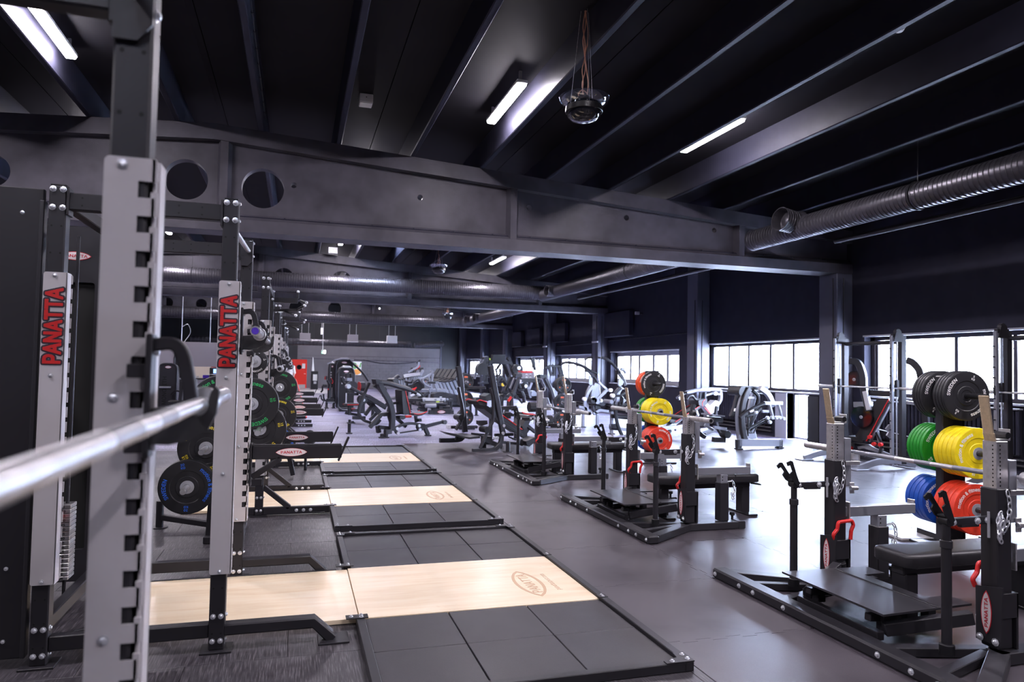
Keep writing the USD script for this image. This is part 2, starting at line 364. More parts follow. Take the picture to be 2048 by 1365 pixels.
MULL = [[8.9,9.12,10.01,11.31,11.86], [13.53,14.43,15.30,16.21,17.10,17.88], [19.68,20.5,21.45,22.48,23.15,24.28], [26.4,27.35,28.3,29.2,30.1], [32.15,33.2,34.25,35.3,36.25], [38.15,39.1,40.0,40.95,41.85], [43.75,44.8,45.85,46.85,47.75]]
DOOR = (13.66,14.40,0.0,1.12)
wr = wall_x('wall_right', WIN + [DOOR], XW, XW+.34, 5.2)
wall_x('wall_left', [], XL-.3, XL, 5.2)
wb = thing('wall_back', kind='structure', world=True)
wb.part('masonry', MB().span((XL,YBK,0), (XW,YBK+.3,5.7), 0), 'walldark', smooth=False)
# painted blockwork of the pale lower part: blocks seen on the right-hand bay
pn = MB().span((.05,YBK-.03,2.18), (9.55,YBK,2.82), .002).span((.05,YBK-.03,0), (3.3,YBK,2.17), .002)
wb.part('panel', pn, 'wallback', smooth=False)
blk = MB()
for r in range(11):
    for c in range(16):
        x0 = 3.31 + c*.42 - (.21 if r % 2 else 0); x1 = min(x0+.41, 9.55); x0 = max(x0, 3.31)
        if x1-x0 > .06: blk.span((x0,YBK-.03,r*.197), (x1,YBK,r*.197+.19), .004)
wb.part('block', blk, 'wallback', kind='stuff', smooth=False)
wf = thing('wall_front', kind='structure', world=True)
wf.part('masonry', MB().span((XL,YFR-.3,0), (XW,YFR,5.7), 0), 'wall', smooth=False)

# windows: frame, one pane between each pair of mullions, sill
for i, (w, mu) in enumerate(zip(WIN, MULL)):
    y0, y1, z0, z1 = w; xf = XW+.20; big = i < 2
    t = thing(f'window_{i+1}', kind='structure', world=True)
    fm = 'winblack' if big else 'winframe'; k = .07 if big else .15
    fr = MB()
    for a, b in (((y0,z0),(y1,z0+k)), ((y0,z1-k),(y1,z1)), ((y0,z0),(y0+k,z1)), ((y1-k,z0),(y1,z1))): fr.span((xf,a[0],a[1]), (xf+.08,b[0],b[1]))
    t.part('frame', fr, fm)
    ms = [y0] + mu + [y1]
    for m in mu:
        t.part('mullion', MB().span((xf,m-k/2,z0+k), (xf+.075,m+k/2,z1-k)), fm)
    for a, b in zip(ms, ms[1:]):
        if b-a > .15: t.part('pane', MB().span((xf+.03,a+.02,z0+.03), (xf+.036,b-.02,z1-.03), 0), 'pane', smooth=False)
    t.part('sill', MB().span((XW-.05,y0-.03,z0-.035), (xf,y1+.03,z0)), 'sill')
    t.part('lintel', MB().span((XW-.025,y0-.02,z1), (XW+.012,y1+.02,z1+.035)), 'sill')
d = thing('door_1', kind='structure', world=True)
xf = XW+.18
fr = MB().span((xf,DOOR[0],1.05), (xf+.08,DOOR[1],1.12)).span((xf,DOOR[0],0), (xf+.08,DOOR[0]+.05,1.05)).span((xf,DOOR[1]-.05,0), (xf+.08,DOOR[1],1.05)).span((xf,DOOR[0],0), (xf+.08,DOOR[1],.05))
d.part('frame', fr, 'winblack'); d.part('pane', MB().span((xf+.03,DOOR[0]+.04,.04), (xf+.036,DOOR[1]-.04,1.06), 0), 'pane', smooth=False)
d.part('reveal', MB().span((XW-.004,DOOR[1],0), (XW+.18,DOOR[1]+.015,1.1)).span((XW-.02,DOOR[1],0), (XW,DOOR[1]+.42,1.08)), 'sill')
d.part('side_panel', MB().span((XW-.03,DOOR[0]-.36,0), (XW,DOOR[0],1.05)), 'walldark')
# outside: pale yard that carries the light on
yd = thing('yard', kind='structure', world=True)
yd.part('paving', MB().span((XW+.34,-40,-.4), (90,90,-.15), 0), 'yard', smooth=False)

# columns and pilasters of the window wall
for i, (y0, y1) in enumerate([(12.3,12.84), (17.76,18.3), (24.7,25.24), (30.3,30.85), (37.1,37.64), (42.1,42.6), (48.2,48.7), (5.9,6.4), (-.2,.34)]):
    t = thing(f'trim_{i+1}', kind='structure', world=True)
    x0 = 10.86
    t.part('shaft', MB().span((x0,y0,0), (XW,y1,min(5.0,ribz(x0)) if y0 not in BEAMS else 3.70), .015), 'column')
    t.part('cable', MB().tube([(x0-.012,y0+.10,.1),(x0-.012,y0+.10,3.6)], .010, 6).tube([(x0+.16,y0-.012,.1),(x0+.16,y0-.012,3.6)], .010, 6), 'black')
bb = thing('baseboard_right', kind='structure', world=True)
bb.part('pipe', MB().tube([(XW-.06,8,.13),(XW-.06,13.2,.13)], .022, 8).tube([(XW-.06,8,.22),(XW-.06,13.2,.22)], .022, 8).tube([(XW-.06,14.9,.13),(XW-.06,47,.13)], .022, 8).tube([(XW-.06,14.9,.22),(XW-.06,47,.22)], .022, 8), 'frame2')

# ceiling: ribbed roof slabs running along y, one slab per pair of ribs, joints between
RX = [-1.93 + 1.257*k for k in range(-9, 11)]
ce = thing('ceiling', kind='structure', world=True)
SKY = [(2.0,3.02,21.6,23.3)]
def deckz(x): return ribz(x) + .40
for k, x in enumerate(RX):
    a, b = x-.6285, x+.6285
    a2, b2 = a + (.006 if k % 2 == 0 else 0), b - (.006 if k % 2 else 0)
    cuts = [a2] + ([RIDGE] if a2 < RIDGE < b2 else []) + [b2]
    mb = MB()
    for p, q in zip(cuts, cuts[1:]):
        for y0, y1 in ((YFR,YBK+.3),):
            segs = [(p, q, y0, y1)]
            for s in SKY:
                if s[0] < q and s[1] > p:
                    l, r = max(p, s[0]), min(q, s[1]); segs = [(p,q,y0,s[2]), (p,q,s[3],y1)]
                    if l > p: segs.append((p,l,s[2],s[3]))
                    if r < q: segs.append((r,q,s[2],s[3]))
            for u0, u1, v0, v1 in segs:
                z0, z1 = deckz(u0), deckz(u1)
                V = [(u0,v0,z0),(u1,v0,z1),(u1,v1,z1),(u0,v1,z0),(u0,v0,z0+.3),(u1,v0,z1+.3),(u1,v1,z1+.3),(u0,v1,z0+.3)]
                mb.add(V, [(0,3,2),(0,2,1),(4,5,6),(4,6,7),(0,1,5),(0,5,4),(1,2,6),(1,6,5),(2,3,7),(2,7,6),(3,0,4),(3,4,7)])
    ce.part('slab', mb, 'deck', smooth=False)
    if k % 2: ce.part('joint_cover', MB().bar((b,YFR,deckz(b)+.18), (b,YBK+.3,deckz(b)+.18), .12, .10), 'deck', smooth=False)  # unseen strip added above the joint to keep sky light from leaking in
    zb, zt = ribz(x), deckz(x)
    sec = sg.Polygon([(-.045,zb+.012),(-.033,zb),(.033,zb),(.045,zb+.012),(.085,zt+.05),(-.085,zt+.05)])
    ce.part('rib', MB().prism(sec, YBK-YFR, (x,YBK,0), X3, Z3), 'rib', smooth=False)
    # sprayed-on surface clips and a thin cable beside some ribs
    if k in (10, 12, 14):
        cb = MB().tube([(x+.075,YFR+.5,zb+.16),(x+.075,12.2,zb+.16)], .009, 6)
        for j in range(34): cb.box((x+.075, -4+j*.48, zb+.165), (.03,.02,.035), .003)
        ce.part('cable', cb, 'black')
sk = thing('skylight', kind='structure', world=True)
s0 = SKY[0]; z = deckz(2.5)
sk.part('kerb', MB().span((s0[0]-.05,s0[2]-.05,z-.04), (s0[0],s0[3]+.05,z+.5)).span((s0[1],s0[2]-.05,z-.06), (s0[1]+.05,s0[3]+.05,z+.5)).span((s0[0],s0[2]-.05,z-.05), (s0[1],s0[2],z+.5)).span((s0[0],s0[3],z-.05), (s0[1],s0[3]+.05,z+.5)), 'white')
sk.part('pane', MB().span((s0[0],s0[2],z+.42), (s0[1],s0[3],z+.43), 0), 'pane', smooth=False)

# concrete beams: web with round holes, flanges, stiffeners, a conduit along the lower flange
def beam(i, yb):
    t = thing(f'trim_{20+i}', kind='structure', world=True)
    x0, x1, yc = XL, 10.88 if i else 11.0, yb + BW/2
    x1 = XW
    top = lambda x: ribz(x)
    low = sg.Polygon([(yb,3.70),(yb+BW,3.70),(yb+BW,3.90),(yc+.10,4.02),(yc-.10,4.02),(yb,3.90)])
    t.part('lower_flange', MB().prism(low, x1-x0, (x0,0,0), Y3, Z3), 'beam', smooth=False)
    W = sg.Polygon([(x0,4.0),(x1,4.0),(x1,top(x1)-.2),(RIDGE,top(RIDGE)-.2),(x0,top(x0)-.2)])
    big = [(-1.80,4.52,.33), (-.62,4.48,.335)] if i == 0 else [(-.9+i*.4,4.45,.33),(1.0+i*.4,4.45,.33)]
    for cx, cz, r in big + [(-.13,4.58,.05),(2.02,4.56,.05),(4.06,4.55,.05),(6.05,4.52,.055),(8.0,4.42,.05),(-4.5,4.4,.25),(-6,4.4,.25)]:
        W = W.difference(sg.Point(cx, cz).buffer(r, 20))
    t.part('web', MB().prism(W, .2, (0,yc+.10,0), X3, Z3), 'beam', smooth=False)
    fl = sg.Polygon([(x0,top(x0)-.26),(RIDGE,top(RIDGE)-.26),(x1,top(x1)-.26),(x1,top(x1)),(RIDGE,top(RIDGE)),(x0,top(x0))])
    t.part('upper_flange', MB().prism(fl, BW, (0,yb+BW,0), X3, Z3), 'beam', smooth=False)
    for sx in (-6.2, -1.22, 3.72, 8.55):
        ss = sg.Polygon([(-.16,yb+.1),(-.07,yb),(.07,yb),(.16,yb+.1),(.07,yb+BW),(-.07,yb+BW)])
        ss = sg.Polygon([(-.06,yb+.02),(.06,yb+.02),(.14,yc),(.06,yb+BW-.02),(-.06,yb+BW-.02),(-.14,yc)])
        t.part('stiffener', MB().prism(ss, top(sx)-.2-3.9, (sx,0,3.9)), 'beam', smooth=False)
    cd = MB().tube([(x0+1,yb+.09,3.968),(x1-.6,yb+.09,3.968)], .010, 6)
    for j in range(34): cd.box((x0+1.5+j*.72, yb+.09, 3.972), (.025,.04,.03), .003)
    t.part('conduit', cd, 'rib')
for i, yb in enumerate(BEAMS): beam(i, yb)

# ---------------------------------------------------------------- floor
fl = thing('floor', kind='structure', world=True)
fl.part('screed', MB().span((XL,YFR,-.30), (XW,YBK,-.013), 0), 'hole', smooth=False)
MX0, MX1, MY0, MY1 = 2.06, 11.06, .4, 14.37
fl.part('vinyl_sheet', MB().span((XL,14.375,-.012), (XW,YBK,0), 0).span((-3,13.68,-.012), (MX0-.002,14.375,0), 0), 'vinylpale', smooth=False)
fl.part('vinyl_sheet', MB().span((XL,YFR,-.012), (-3.0,14.375,0), 0).span((-3,11.5,-.012), (MX0-.002,13.68,0), 0).span((-3,YFR,-.012), (MX0-.002,0,0), 0).span((MX0,YFR,-.012), (XW,MY0-.01,0), 0).span((MX1+.01,MY0,-.012), (XW,MY1,0), 0), 'vinyl', smooth=False)
# vinyl tiles near the racks, half a metre by one
for r in range(23):
    for c in range(6):
        y0 = r*.5; x0 = -3 + c - (.5 if r % 2 else 0); x1 = min(x0+1, MX0-.004); x0 = max(x0, -3)
        if x1-x0 < .05: continue
        fl.part('vinyl_tile', MB().span((x0+.001,y0+.001,-.012), (x1-.001,y0+.499,rng.uniform(-.0006,0)), .0012), 'vinyltile', smooth=False)
# interlocking rubber mats with square teeth
def edge(a, b, nrm, ph, n=10, dp=.026, g=.0012):
    a, b, nrm = map(np.asarray, (a, b, nrm)); out = []
    for k in range(n):
        p, q = a+(b-a)*k/n, a+(b-a)*(k+1)/n
        o = nrm*(dp/2 if (k+ph) % 2 else -dp/2) - nrm*g
        out += [p+o, q+o]
    return out
for r in range(13):
    for c in range(9):
        s = 1.0; x, y = MX0+c*s, MY0+.06+r*1.07; ly = 1.07
        pts = []
        E_ = [((x,y),(x+s,y),(0,-1),0), ((x+s,y),(x+s,y+ly),(1,0),0), ((x+s,y+ly),(x,y+ly),(0,1),0), ((x,y+ly),(x,y),(-1,0),0)]
        for j, (a, b, nr, ph) in enumerate(E_):
            if (c == 0 and j == 3) or (r == 0 and j == 0) or (c == 8 and j == 1) or (r == 12 and j == 2): pts += [np.array(a, float), np.array(b, float)]
            else: pts += edge(np.array(a, float), np.array(b, float), np.array(nr, float), ph)
        g = sg.Polygon(pts).buffer(0)
        fl.part('rubber_mat', MB().prism(g, .0115 + rng.uniform(0, .0005), (0,0,-.012)), 'mat', smooth=False)
# ---------------------------------------------------------------- ducts, lamps, pendants and boxes under the ceiling
def duct(label, p, q, r, stub=None, cap=True, hang=(), pitch=.075):
    t = thing('ventilation_duct', label, 'duct', p, world=True)
    p, q = np.array(p, float), np.array(q, float); L = np.linalg.norm(q-p); n = int(L/pitch)
    prof = []
    for k in range(n):
        z = k*L/n; prof += [(r, z), (r, z+L/n*.70), (r+.010, z+L/n*.76), (r+.010, z+L/n*.92)]
    t.part('pipe', MB().lathe(prof, p, q-p, 28), 'duct')
    if cap: t.part('end_cap', MB().lathe([(0,-.05),(r*.6,-.045),(r*.97,-.01),(r+.012,0),(r+.012,.05),(r,.05)], p, q-p, 28).lathe([(0,.02),(r+.012,.02),(r+.012,-.01),(0,-.02)], q, q-p, 28), 'duct')
    for o, d, rr, ll in (stub or []):
        o, d = np.array(o, float), unit(d); pr = []
        m = 6
        for k in range(m):
            z = ll*.25 + k*ll*.75/m; pr += [(rr, z), (rr, z+ll*.09), (rr+.007, z+ll*.10), (rr+.007, z+ll*.12)]
        pr = [(rr*1.18, 0), (rr*1.05, ll*.2)] + pr + [(rr+.012, ll), (rr-.004, ll), (rr-.01, ll-.2), (rr*.55, ll-.22), (rr*.5, ll-.12), (rr*.30, ll-.10), (0, ll-.08)]
        t.part('branch', MB().lathe(pr, o, d, 28), 'duct', label='short branch pipe with round air valve')
    for c, ax in hang:
        c = np.array(c, float); u, v = (X3, Z3) if abs(ax[1]) > .5 else (Y3, Z3)
        a = np.arange(25)*2*PI/24
        t.part('hanger', MB().tube([c + (r+.012)*(math.cos(k)*u+math.sin(k)*v) for k in a], .012, 6, ax).tube([c+v*(r+.01), [c[0],c[1],ribz(c[0])+.42]], .007, 6), 'frame2')
    return t
duct('grey spiral air duct under the roof along the window wall, nearest bay', (8.47,11.85,4.14), (8.47,-4.5,4.14), .19, [((8.47,10.55,4.22), (-1,-.12,.12), .20, .42)], hang=[((8.47,8,4.14),Y3),((8.47,4,4.14),Y3)])
duct('grey spiral air duct along the window wall beyond the first concrete beam', (8.40,24.0,4.20), (8.40,13.0,4.20), .21, [((8.4,22.6,4.2), (-1,-.15,0), .18, .40)], hang=[((8.4,17,4.2),Y3)])
duct('long grey spiral duct crossing the hall in front of the second beam', (8.55,24.05,4.28), (-13,24.05,4.28), .24, cap=True, hang=[((x,24.05,4.28),X3) for x in (-3.2,1.2,4.0)])
duct('far spiral duct crossing the hall in front of the third beam', (8.5,36.4,3.95), (-13,36.4,3.95), .24, hang=[((x,36.4,3.95),X3) for x in (-5.2,2.5)], pitch=.12)
duct('far spiral duct along the window wall between second and third beams', (8.4,36.2,3.95), (8.4,25.6,3.95), .22, [((8.4,34.6,3.95), (-1,-.2,0), .19, .4), ((8.4,32.8,3.95), (-1,-.2,0), .19, .4)], pitch=.12)
duct('black duct hanging in front of the far wall', (7.0,45.6,2.95), (-6,45.6,2.95), .20, hang=[((x,45.6,2.95),X3) for x in (-3,1,5)], pitch=.2)
duct('last grey duct along the far wall with short end pipe', (9.3,46.6,3.1), (7.4,46.4,2.95), .16, hang=[((8.4,46.5,3.02),X3)], pitch=.12)
pr = thing('pipe_run', 'thin dark pipe under the spiral duct along the windows, nearest bay', 'pipe', (9.3,0,3.95), world=True)
pr.part('pipe', MB().tube([(9.15,10.4,3.93),(9.15,-4.5,3.93)], .045, 10), 'frame2')
pr = thing('pipe_run', 'thin dark pipe under the spiral duct beyond the first beam', 'pipe', (9.3,18,3.95), world=True)
pr.part('pipe', MB().tube([(9.15,22.5,3.98),(9.15,13.1,3.98)], .045, 10), 'frame2'); pr.part('hanger', MB().tube([(9.15,16,4.0),(9.15,16,ribz(9.15)+.42)], .01, 6).tube([(9.15,20,4.0),(9.15,20,ribz(9.15)+.42)], .01, 6), 'frame2')

def lamp_proto(label, x, y, z):
    t = thing('ceiling_lamp', label, 'lamp', (x,y,z))
    t.part('housing', MB().box((0,0,.035), (.15,1.62,.05), .008), 'white')
    t.part('diffuser', MB().box((0,0,0), (.125,1.58,.05), .012), 'led')
    t.part('bracket', MB().span((-.02,.68,.05), (.02,.72,.22)).span((-.02,-.72,.05), (.02,-.68,.22)), 'steel')
    return t
LAMPS = [(2.78,9.73,'white LED strip lamp between ribs left of the nearest pendant'), (5.95,9.40,'white LED strip lamp on the ceiling right of the nearest pendant'), (-2.95,9.70,'LED strip lamp at the top left corner of the view'),
         (1.25,22.75,'small far LED strip lamp left of the skylight'), (6.30,22.65,'far LED strip lamp right of the second pendant'), (-3.82,22.9,'far LED strip lamp seen between the rack posts'), (-3.82,15.3,'LED strip lamp glimpsed through the beam hole at left')]
OTHER = [(2.78,3.2),(5.95,3.0),(-2.95,3.2),(2.78,-2.6),(5.95,-2.6),(-2.95,-2.6),(8.9,2.9),(1.25,15.4),(6.3,15.4),(-3.8,29),(1.25,28.4),(6.3,28.4),(-3.8,34.0),(1.25,34.2),(6.3,34.2),(1.0,40.6),(5.6,40.6),(-4.4,40.6),(1.0,45.0),(5.0,45.0),(-6.5,9.7),(-6.5,3.2),(-7.2,22.8),(-7.2,28.6)]
proto = None
for x, y, lb in LAMPS + [(x, y, None) for x, y in OTHER]:
    z = ribz(x) + .19; lb2, g = lb, None
    if lb is None:
        bay = [w for lim, w in ((0,'behind the viewpoint'), (6,'over the nearest platforms'), (13,'before the first beam'), (20,'just beyond the first beam'), (25,'before the second beam'), (31,'beyond the second beam'), (37,'before the third beam'), (42,'beyond the third beam'), (60,'near the far wall')) if y < lim][0]
        row = [w for lim, w in ((-5,'on the far left'), (-2,'above the rack row'), (4,'above the platform aisle'), (7.5,'above the machine row'), (12,'beside the windows')) if x < lim][0]
        lb2 = f'LED strip lamp under the roof {bay}, {row}'
    if proto is None: proto = lamp_proto(lb2, x, y, z)
    else: dup(proto, (x,y,z), 0, lb2, g)

def pendant(label, x, y, z, s=1.0, top=None):
    t = thing('pendant_fan', label, 'pendant', (x,y,z))
    t.part('bowl', MB().lathe([(0,-.135*s),(.07*s,-.132*s),(.14*s,-.115*s),(.19*s,-.075*s),(.212*s,-.02*s),(.214*s,.04*s),(.20*s,.055*s),(0,.06*s)], n=40), 'blackgloss')
    t.part('band', MB().lathe([(.216*s,-.02*s),(.222*s,-.015*s),(.222*s,.045*s),(.214*s,.05*s)], n=40), 'black')
    t.part('flared_ring', MB().lathe([(.19*s,.055*s),(.24*s,.075*s),(.285*s,.115*s),(.30*s,.16*s),(.293*s,.165*s),(.277*s,.12*s),(.235*s,.083*s),(.19*s,.063*s)], n=40), 'clearplastic')
    t.part('core', MB().lathe([(.12*s,.06*s),(.11*s,.13*s),(.08*s,.17*s),(0,.18*s)], n=24), 'black')
    h = (ribz(x)+.40-z)
    for k in range(3):
        a = .5+k*2*PI/3; t.part('wire', MB().tube([(.17*s*math.cos(a),.17*s*math.sin(a),.06*s),(.05*math.cos(a),.05*math.sin(a),h)], .0025, 5), 'steel')
    for k in range(3):
        a = k*2.1; q = [(.03*math.cos(a),.03*math.sin(a),.17*s)]
        for j in range(1, 7): q.append((.028*math.sin(j*1.7+a)+.02*math.cos(a), .028*math.cos(j*1.3+a), .17*s+(h-.17*s)*j/6.3))
        q.append((.012*math.cos(a),.012*math.sin(a),h)); t.part('cord', MB().tube(spline(q, 5), .006, 6), 'copper')
    t.part('cord_loop', MB().tube(spline([(.0,.02,.17*s),(-.06,.03,.20*s),(-.02,.02,.26*s),(.03,0,.22*s),(.03,0,.17*s)], 5), .006, 6), 'copper')
    return t
pendant('black glossy pendant with clear flared ring and copper cords, nearest', 2.97, 7.22, 4.42, .93)
pendant('second black pendant with flared ring, beyond the first beam', 4.30, 22.5, 4.68)
pendant('smallest and farthest black pendant in front of the third beam', 6.99, 34.0, 4.04)
def ceiling_box(lb, c, size, m='white'):
    t = thing('junction_box', lb, 'box', c); t.part('case', MB().box((0,0,0), size, .006), m); t.part('lid', MB().box((0,0,-size[2]/2-.006), (size[0]*.94,size[1]*.94,.014), .004), m); t.part('knob', MB().cyl((0,-size[1]/2-.006,.01), (0,-size[1]/2,.01), .008), 'hole')
ceiling_box('white square box on the ceiling slab at the top centre left', (.90,10.95,ribz(.9)+.33), (.20,.22,.13))
ceiling_box('small white box on the far ceiling left of the skylight', (1.06,24.3,ribz(1.06)+.10), (.30,.2,.18))
sd = thing('smoke_detector', 'white round smoke detector on the ceiling at the top right', 'smoke detector', (6.15,6.04,ribz(6.15)+.37))
sd.part('base', MB().lathe([(0,0),(.062,0),(.062,.025),(0,.025)]), 'white'); sd.part('head', MB().lathe([(0,-.04),(.035,-.038),(.05,-.02),(.052,0),(0,0)]), 'white')
sn = thing('motion_sensor', 'white dome sensor under the first beam beside the rack post', 'sensor', (-1.10,12.45,3.70))
sn.part('base', MB().lathe([(0,-.03),(.06,-.03),(.065,0),(0,0)]), 'white'); sn.part('dome', MB().lathe([(0,-.085),(.03,-.08),(.045,-.06),(.05,-.03),(0,-.03)]), 'white')
# heating panels on the window wall and the conduit under them
for i, (y0, y1, z0, z1, lb) in enumerate([(22.45,24.55,2.80,3.68,'dark flat wall panel above the windows, nearest and largest of four'), (28.65,30.2,2.78,3.60,'second dark wall panel above the windows, beside the pilaster'), (32.0,33.9,2.75,3.52,'third dark wall panel above the windows'), (34.9,36.5,2.72,3.48,'farthest dark wall panel above the windows')]):
    t = thing('wall_panel', lb, 'panel', (XW-.10,(y0+y1)/2,z0), world=True)
    t.part('board', MB().span((XW-.22,y0,z0), (XW-.06,y1,z1), .012), 'wall'); t.part('lip', MB().span((XW-.225,y0,z0-.02), (XW-.06,y1,z0)), 'column')
    t.part('bracket', MB().span((XW-.08,y0+.1,z0+.1), (XW,y0+.2,z1-.1)).span((XW-.08,y1-.2,z0+.1), (XW,y1-.1,z1-.1)), 'frame')
t = thing('wall_conduit', 'thin conduit run with light clips below the wall panels', 'conduit', (XW-.04,28,2.6), world=True)
cb = MB().tube([(XW-.03,18.9,2.2),(XW-.03,18.9,2.72),(XW-.03,24.6,2.66)], .016, 6).tube([(XW-.03,25.3,2.6),(XW-.03,41,2.55)], .016, 6)
t.part('tube', cb, 'frame2'); t.part('clip', MB().box((10.83,24.9,2.62), (.05,.5,.06)), 'lightgrey'); t.part('clip', MB().box((10.83,30.6,2.58), (.05,.5,.06)), 'lightgrey')
sp = thing('wall_camera', 'small light wall fitting beside the nearest wall panel', 'fitting', (XW-.15,21.9,3.5), world=True)
sp.part('arm', MB().span((XW-.12,21.85,3.48), (XW,21.92,3.55)), 'frame'); sp.part('body', MB().box((XW-.2,21.9,3.52), (.14,.1,.1), .01), 'lightgrey')
# grey boxes hung before the far wall
for i, (x, z, lb) in enumerate([(3.27,3.24,'grey metal box hung before the far wall, middle of three'), (5.66,3.24,'lightest grey metal box hung before the far wall, right of three'), (.45,3.24,'grey metal box hung before the far wall, above the red door')]):
    t = thing('hanging_unit', lb, 'heater', (x,44.6,z)); t.part('case', MB().box((0,0,0), (.62,.4,.42), .01), 'lightgrey' if i == 1 else 'partition'); t.part('base_tray', MB().box((0,0,-.23), (.66,.44,.05), .01), 'lightgrey')
    for dx in (-.2,.2): t.part('hanger_rod', MB().tube([(dx,0,.2),(dx,0,ribz(x)+.42-z)], .012, 6), 'steel')
t = thing('exit_sign', 'small hanging green and white exit pictogram sign', 'sign', (1.58,45.0,2.36))
t.part('box', MB().box((0,0,0), (.26,.06,.24), .005), 'white'); t.part('stem', MB().tube([(-.06,0,.1),(-.06,0,3.25)], .02, 6), 'white')
t.part('green_field', MB().span((-.125,-.034,-.11), (-.0,-.03,.02), 0), 'exitgreen', smooth=False); t.part('white_field', MB().span((0,-.034,-.11), (.125,-.03,.11), 0), 'exitwhite', smooth=False)
t.part('arrow', MB().prism([(-.10,-.05),(-.06,-.05),(-.06,-.08),(-.02,-.04),(-.06,0),(-.06,-.03),(-.10,-.03)], .002, (0,-.034,0), X3, Z3), 'exitwhite', smooth=False)
t = thing('emergency_light', 'white upright box light hanging above the exit sign', 'light', (1.45,45.6,3.65)); t.part('case', MB().box((0,0,0), (.13,.1,.42), .01), 'white'); t.part('stem', MB().tube([(0,0,.2),(0,0,2.0)], .012, 6), 'steel')
# ---------------------------------------------------------------- bumper plates (face towards -y, axis along y)
ORD = ['front', 'second', 'third', 'fourth', 'fifth', 'sixth', 'seventh']
def bumper(mat, tx, R, t, kg, hub, roll, back=False, steel=True, lab=None):
    """First plate of a kind: disc with raised rings, steel hub, lettering on both faces."""
    def build(T):
        h = t/2
        prof = [(.0255,-h+.004),(.05,-h+.004),(.055,-h),(R*.38,-h),(R*.40,-h+.005),(R*.58,-h+.005),(R*.61,-h),(R-.012,-h),(R-.003,-h+.004),(R,-h+.011),(R,h-.011),(R-.003,h-.004),(R-.012,h),(R*.61,h),(R*.58,h-.005),(R*.40,h-.005),(R*.38,h),(.055,h),(.05,h-.004),(.0255,h-.004),(.0255,-h+.004)]
        T.part('disc', turn(MB().lathe(prof, n=48), (0,0,0), X3, Z3), mat, smooth=30)
        if steel: T.part('hub', turn(MB().lathe([(.0254,-h-.002),(.054,-h-.002),(.056,-h+.004),(.056,h-.004),(.054,h+.002),(.0254,h+.002)], n=32), (0,0,0), X3, Z3), 'zinc')
        L = MB(); hh = R*.132; RR = R*.79
        for s, a in (('motion & fitness', roll+1.0), ('SWEDEN', roll+1.0+PI)): arc_text(L, s, hh, RR, a, h-.0003)
        for a in (roll+1.0+PI/2+.12, roll+1.0-PI/2-.12): arc_text(L, kg, hh*.62, RR+hh*.38, a, h-.0003); arc_text(L, 'KG', hh*.62, RR-hh*.5, a, h-.0003)
        T.part('lettering', turn(L, (0,0,0), X3, Z3), tx, smooth=False)
    return build
_PL = {}
def plate(kind, spec, loc, rz, label, group=None):
    if kind in _PL: return dup(_PL[kind], loc, rz, label, group)
    t = thing('bumper_plate' if kind[:4] != 'grip' else 'grip_plate', label, 'weight plate', loc, rz, group); spec(t); _PL[kind] = t; return t

# ---------------------------------------------------------------- power racks in a row, bars along y
def mirror_y(mb, yc):
    mb.v = [v*[1,-1,1]+[0,2*yc,0] for v in mb.v]; mb.f = [f[:, ::-1] for f in mb.f]; return mb
def notched(z0, z1, w=.108, pitch=.0775):
    P = sg.box(0, z0, w, z1).buffer(-.012).buffer(.012, 4); n = int((z1-z0-.06)/pitch)
    S = sg.box(0, z0, .030, z1)
    for k in range(n):
        h = z1-.052-.036-k*pitch
        P = P.difference(sg.box(w-.040, h, w+.01, h+.037)).union(sg.box(w-.014, h-.001, w, h+.013))
        S = S.difference(sg.box(-.01, h, .016, h+.037))
    return P, S
NP, NS = notched(.415, 2.0)
OUT = sg.box(0, .415, .108, 2.0).buffer(-.012).buffer(.012, 4)
LG = text_shape('PANATTA', .074); LG = sa.scale(LG, .385/(LG.bounds[2]-LG.bounds[0]), 1, origin=(0,0))
def channel(px):
    """Grey U-shaped plate round a post at x = px..px+.08, outer face at y = -.008, inner face with notches."""
    a = MB().prism(OUT, .006, (px-.006,-.002,0), X3, Z3)
    b = MB().prism(NP, .006, (px-.006,.088,0), X3, Z3)
    b.prism(NS, .006, (px+.096,.088,0), -Y3, Z3)
    c = MB().span((px+.096,-.008,.415), (px+.102,.058,2.0), .001)
    m = MB()
    for q in (a, b, c): m.add(np.vstack(q.v), np.vstack(q.f))
    bl = MB()
    for z in (.431, .952, 1.471, 1.982): bl.bolt((px+.045,-.008,z), (0,-1,0), .008); bl.bolt((px+.03,.088,z), (0,1,0), .008)
    return m, bl
def letters_up(T, o, s=1.0):
    """PANATTA reading upwards on a face looking to -y."""
    ex, ey = Z3*s, -X3*s
    k = T.part('logo_outline', MB().prism(LG.buffer(.010), .0012, o, ex, ey), 'letterline', smooth=False, label='dark outline of the word PANATTA')
    T.part('logo_letters', MB().prism(LG.buffer(.002), .0012, np.asarray(o)+[0,-.0012,0], ex, ey), 'redletter', under=k, smooth=False, label='red letters PANATTA reading upwards')
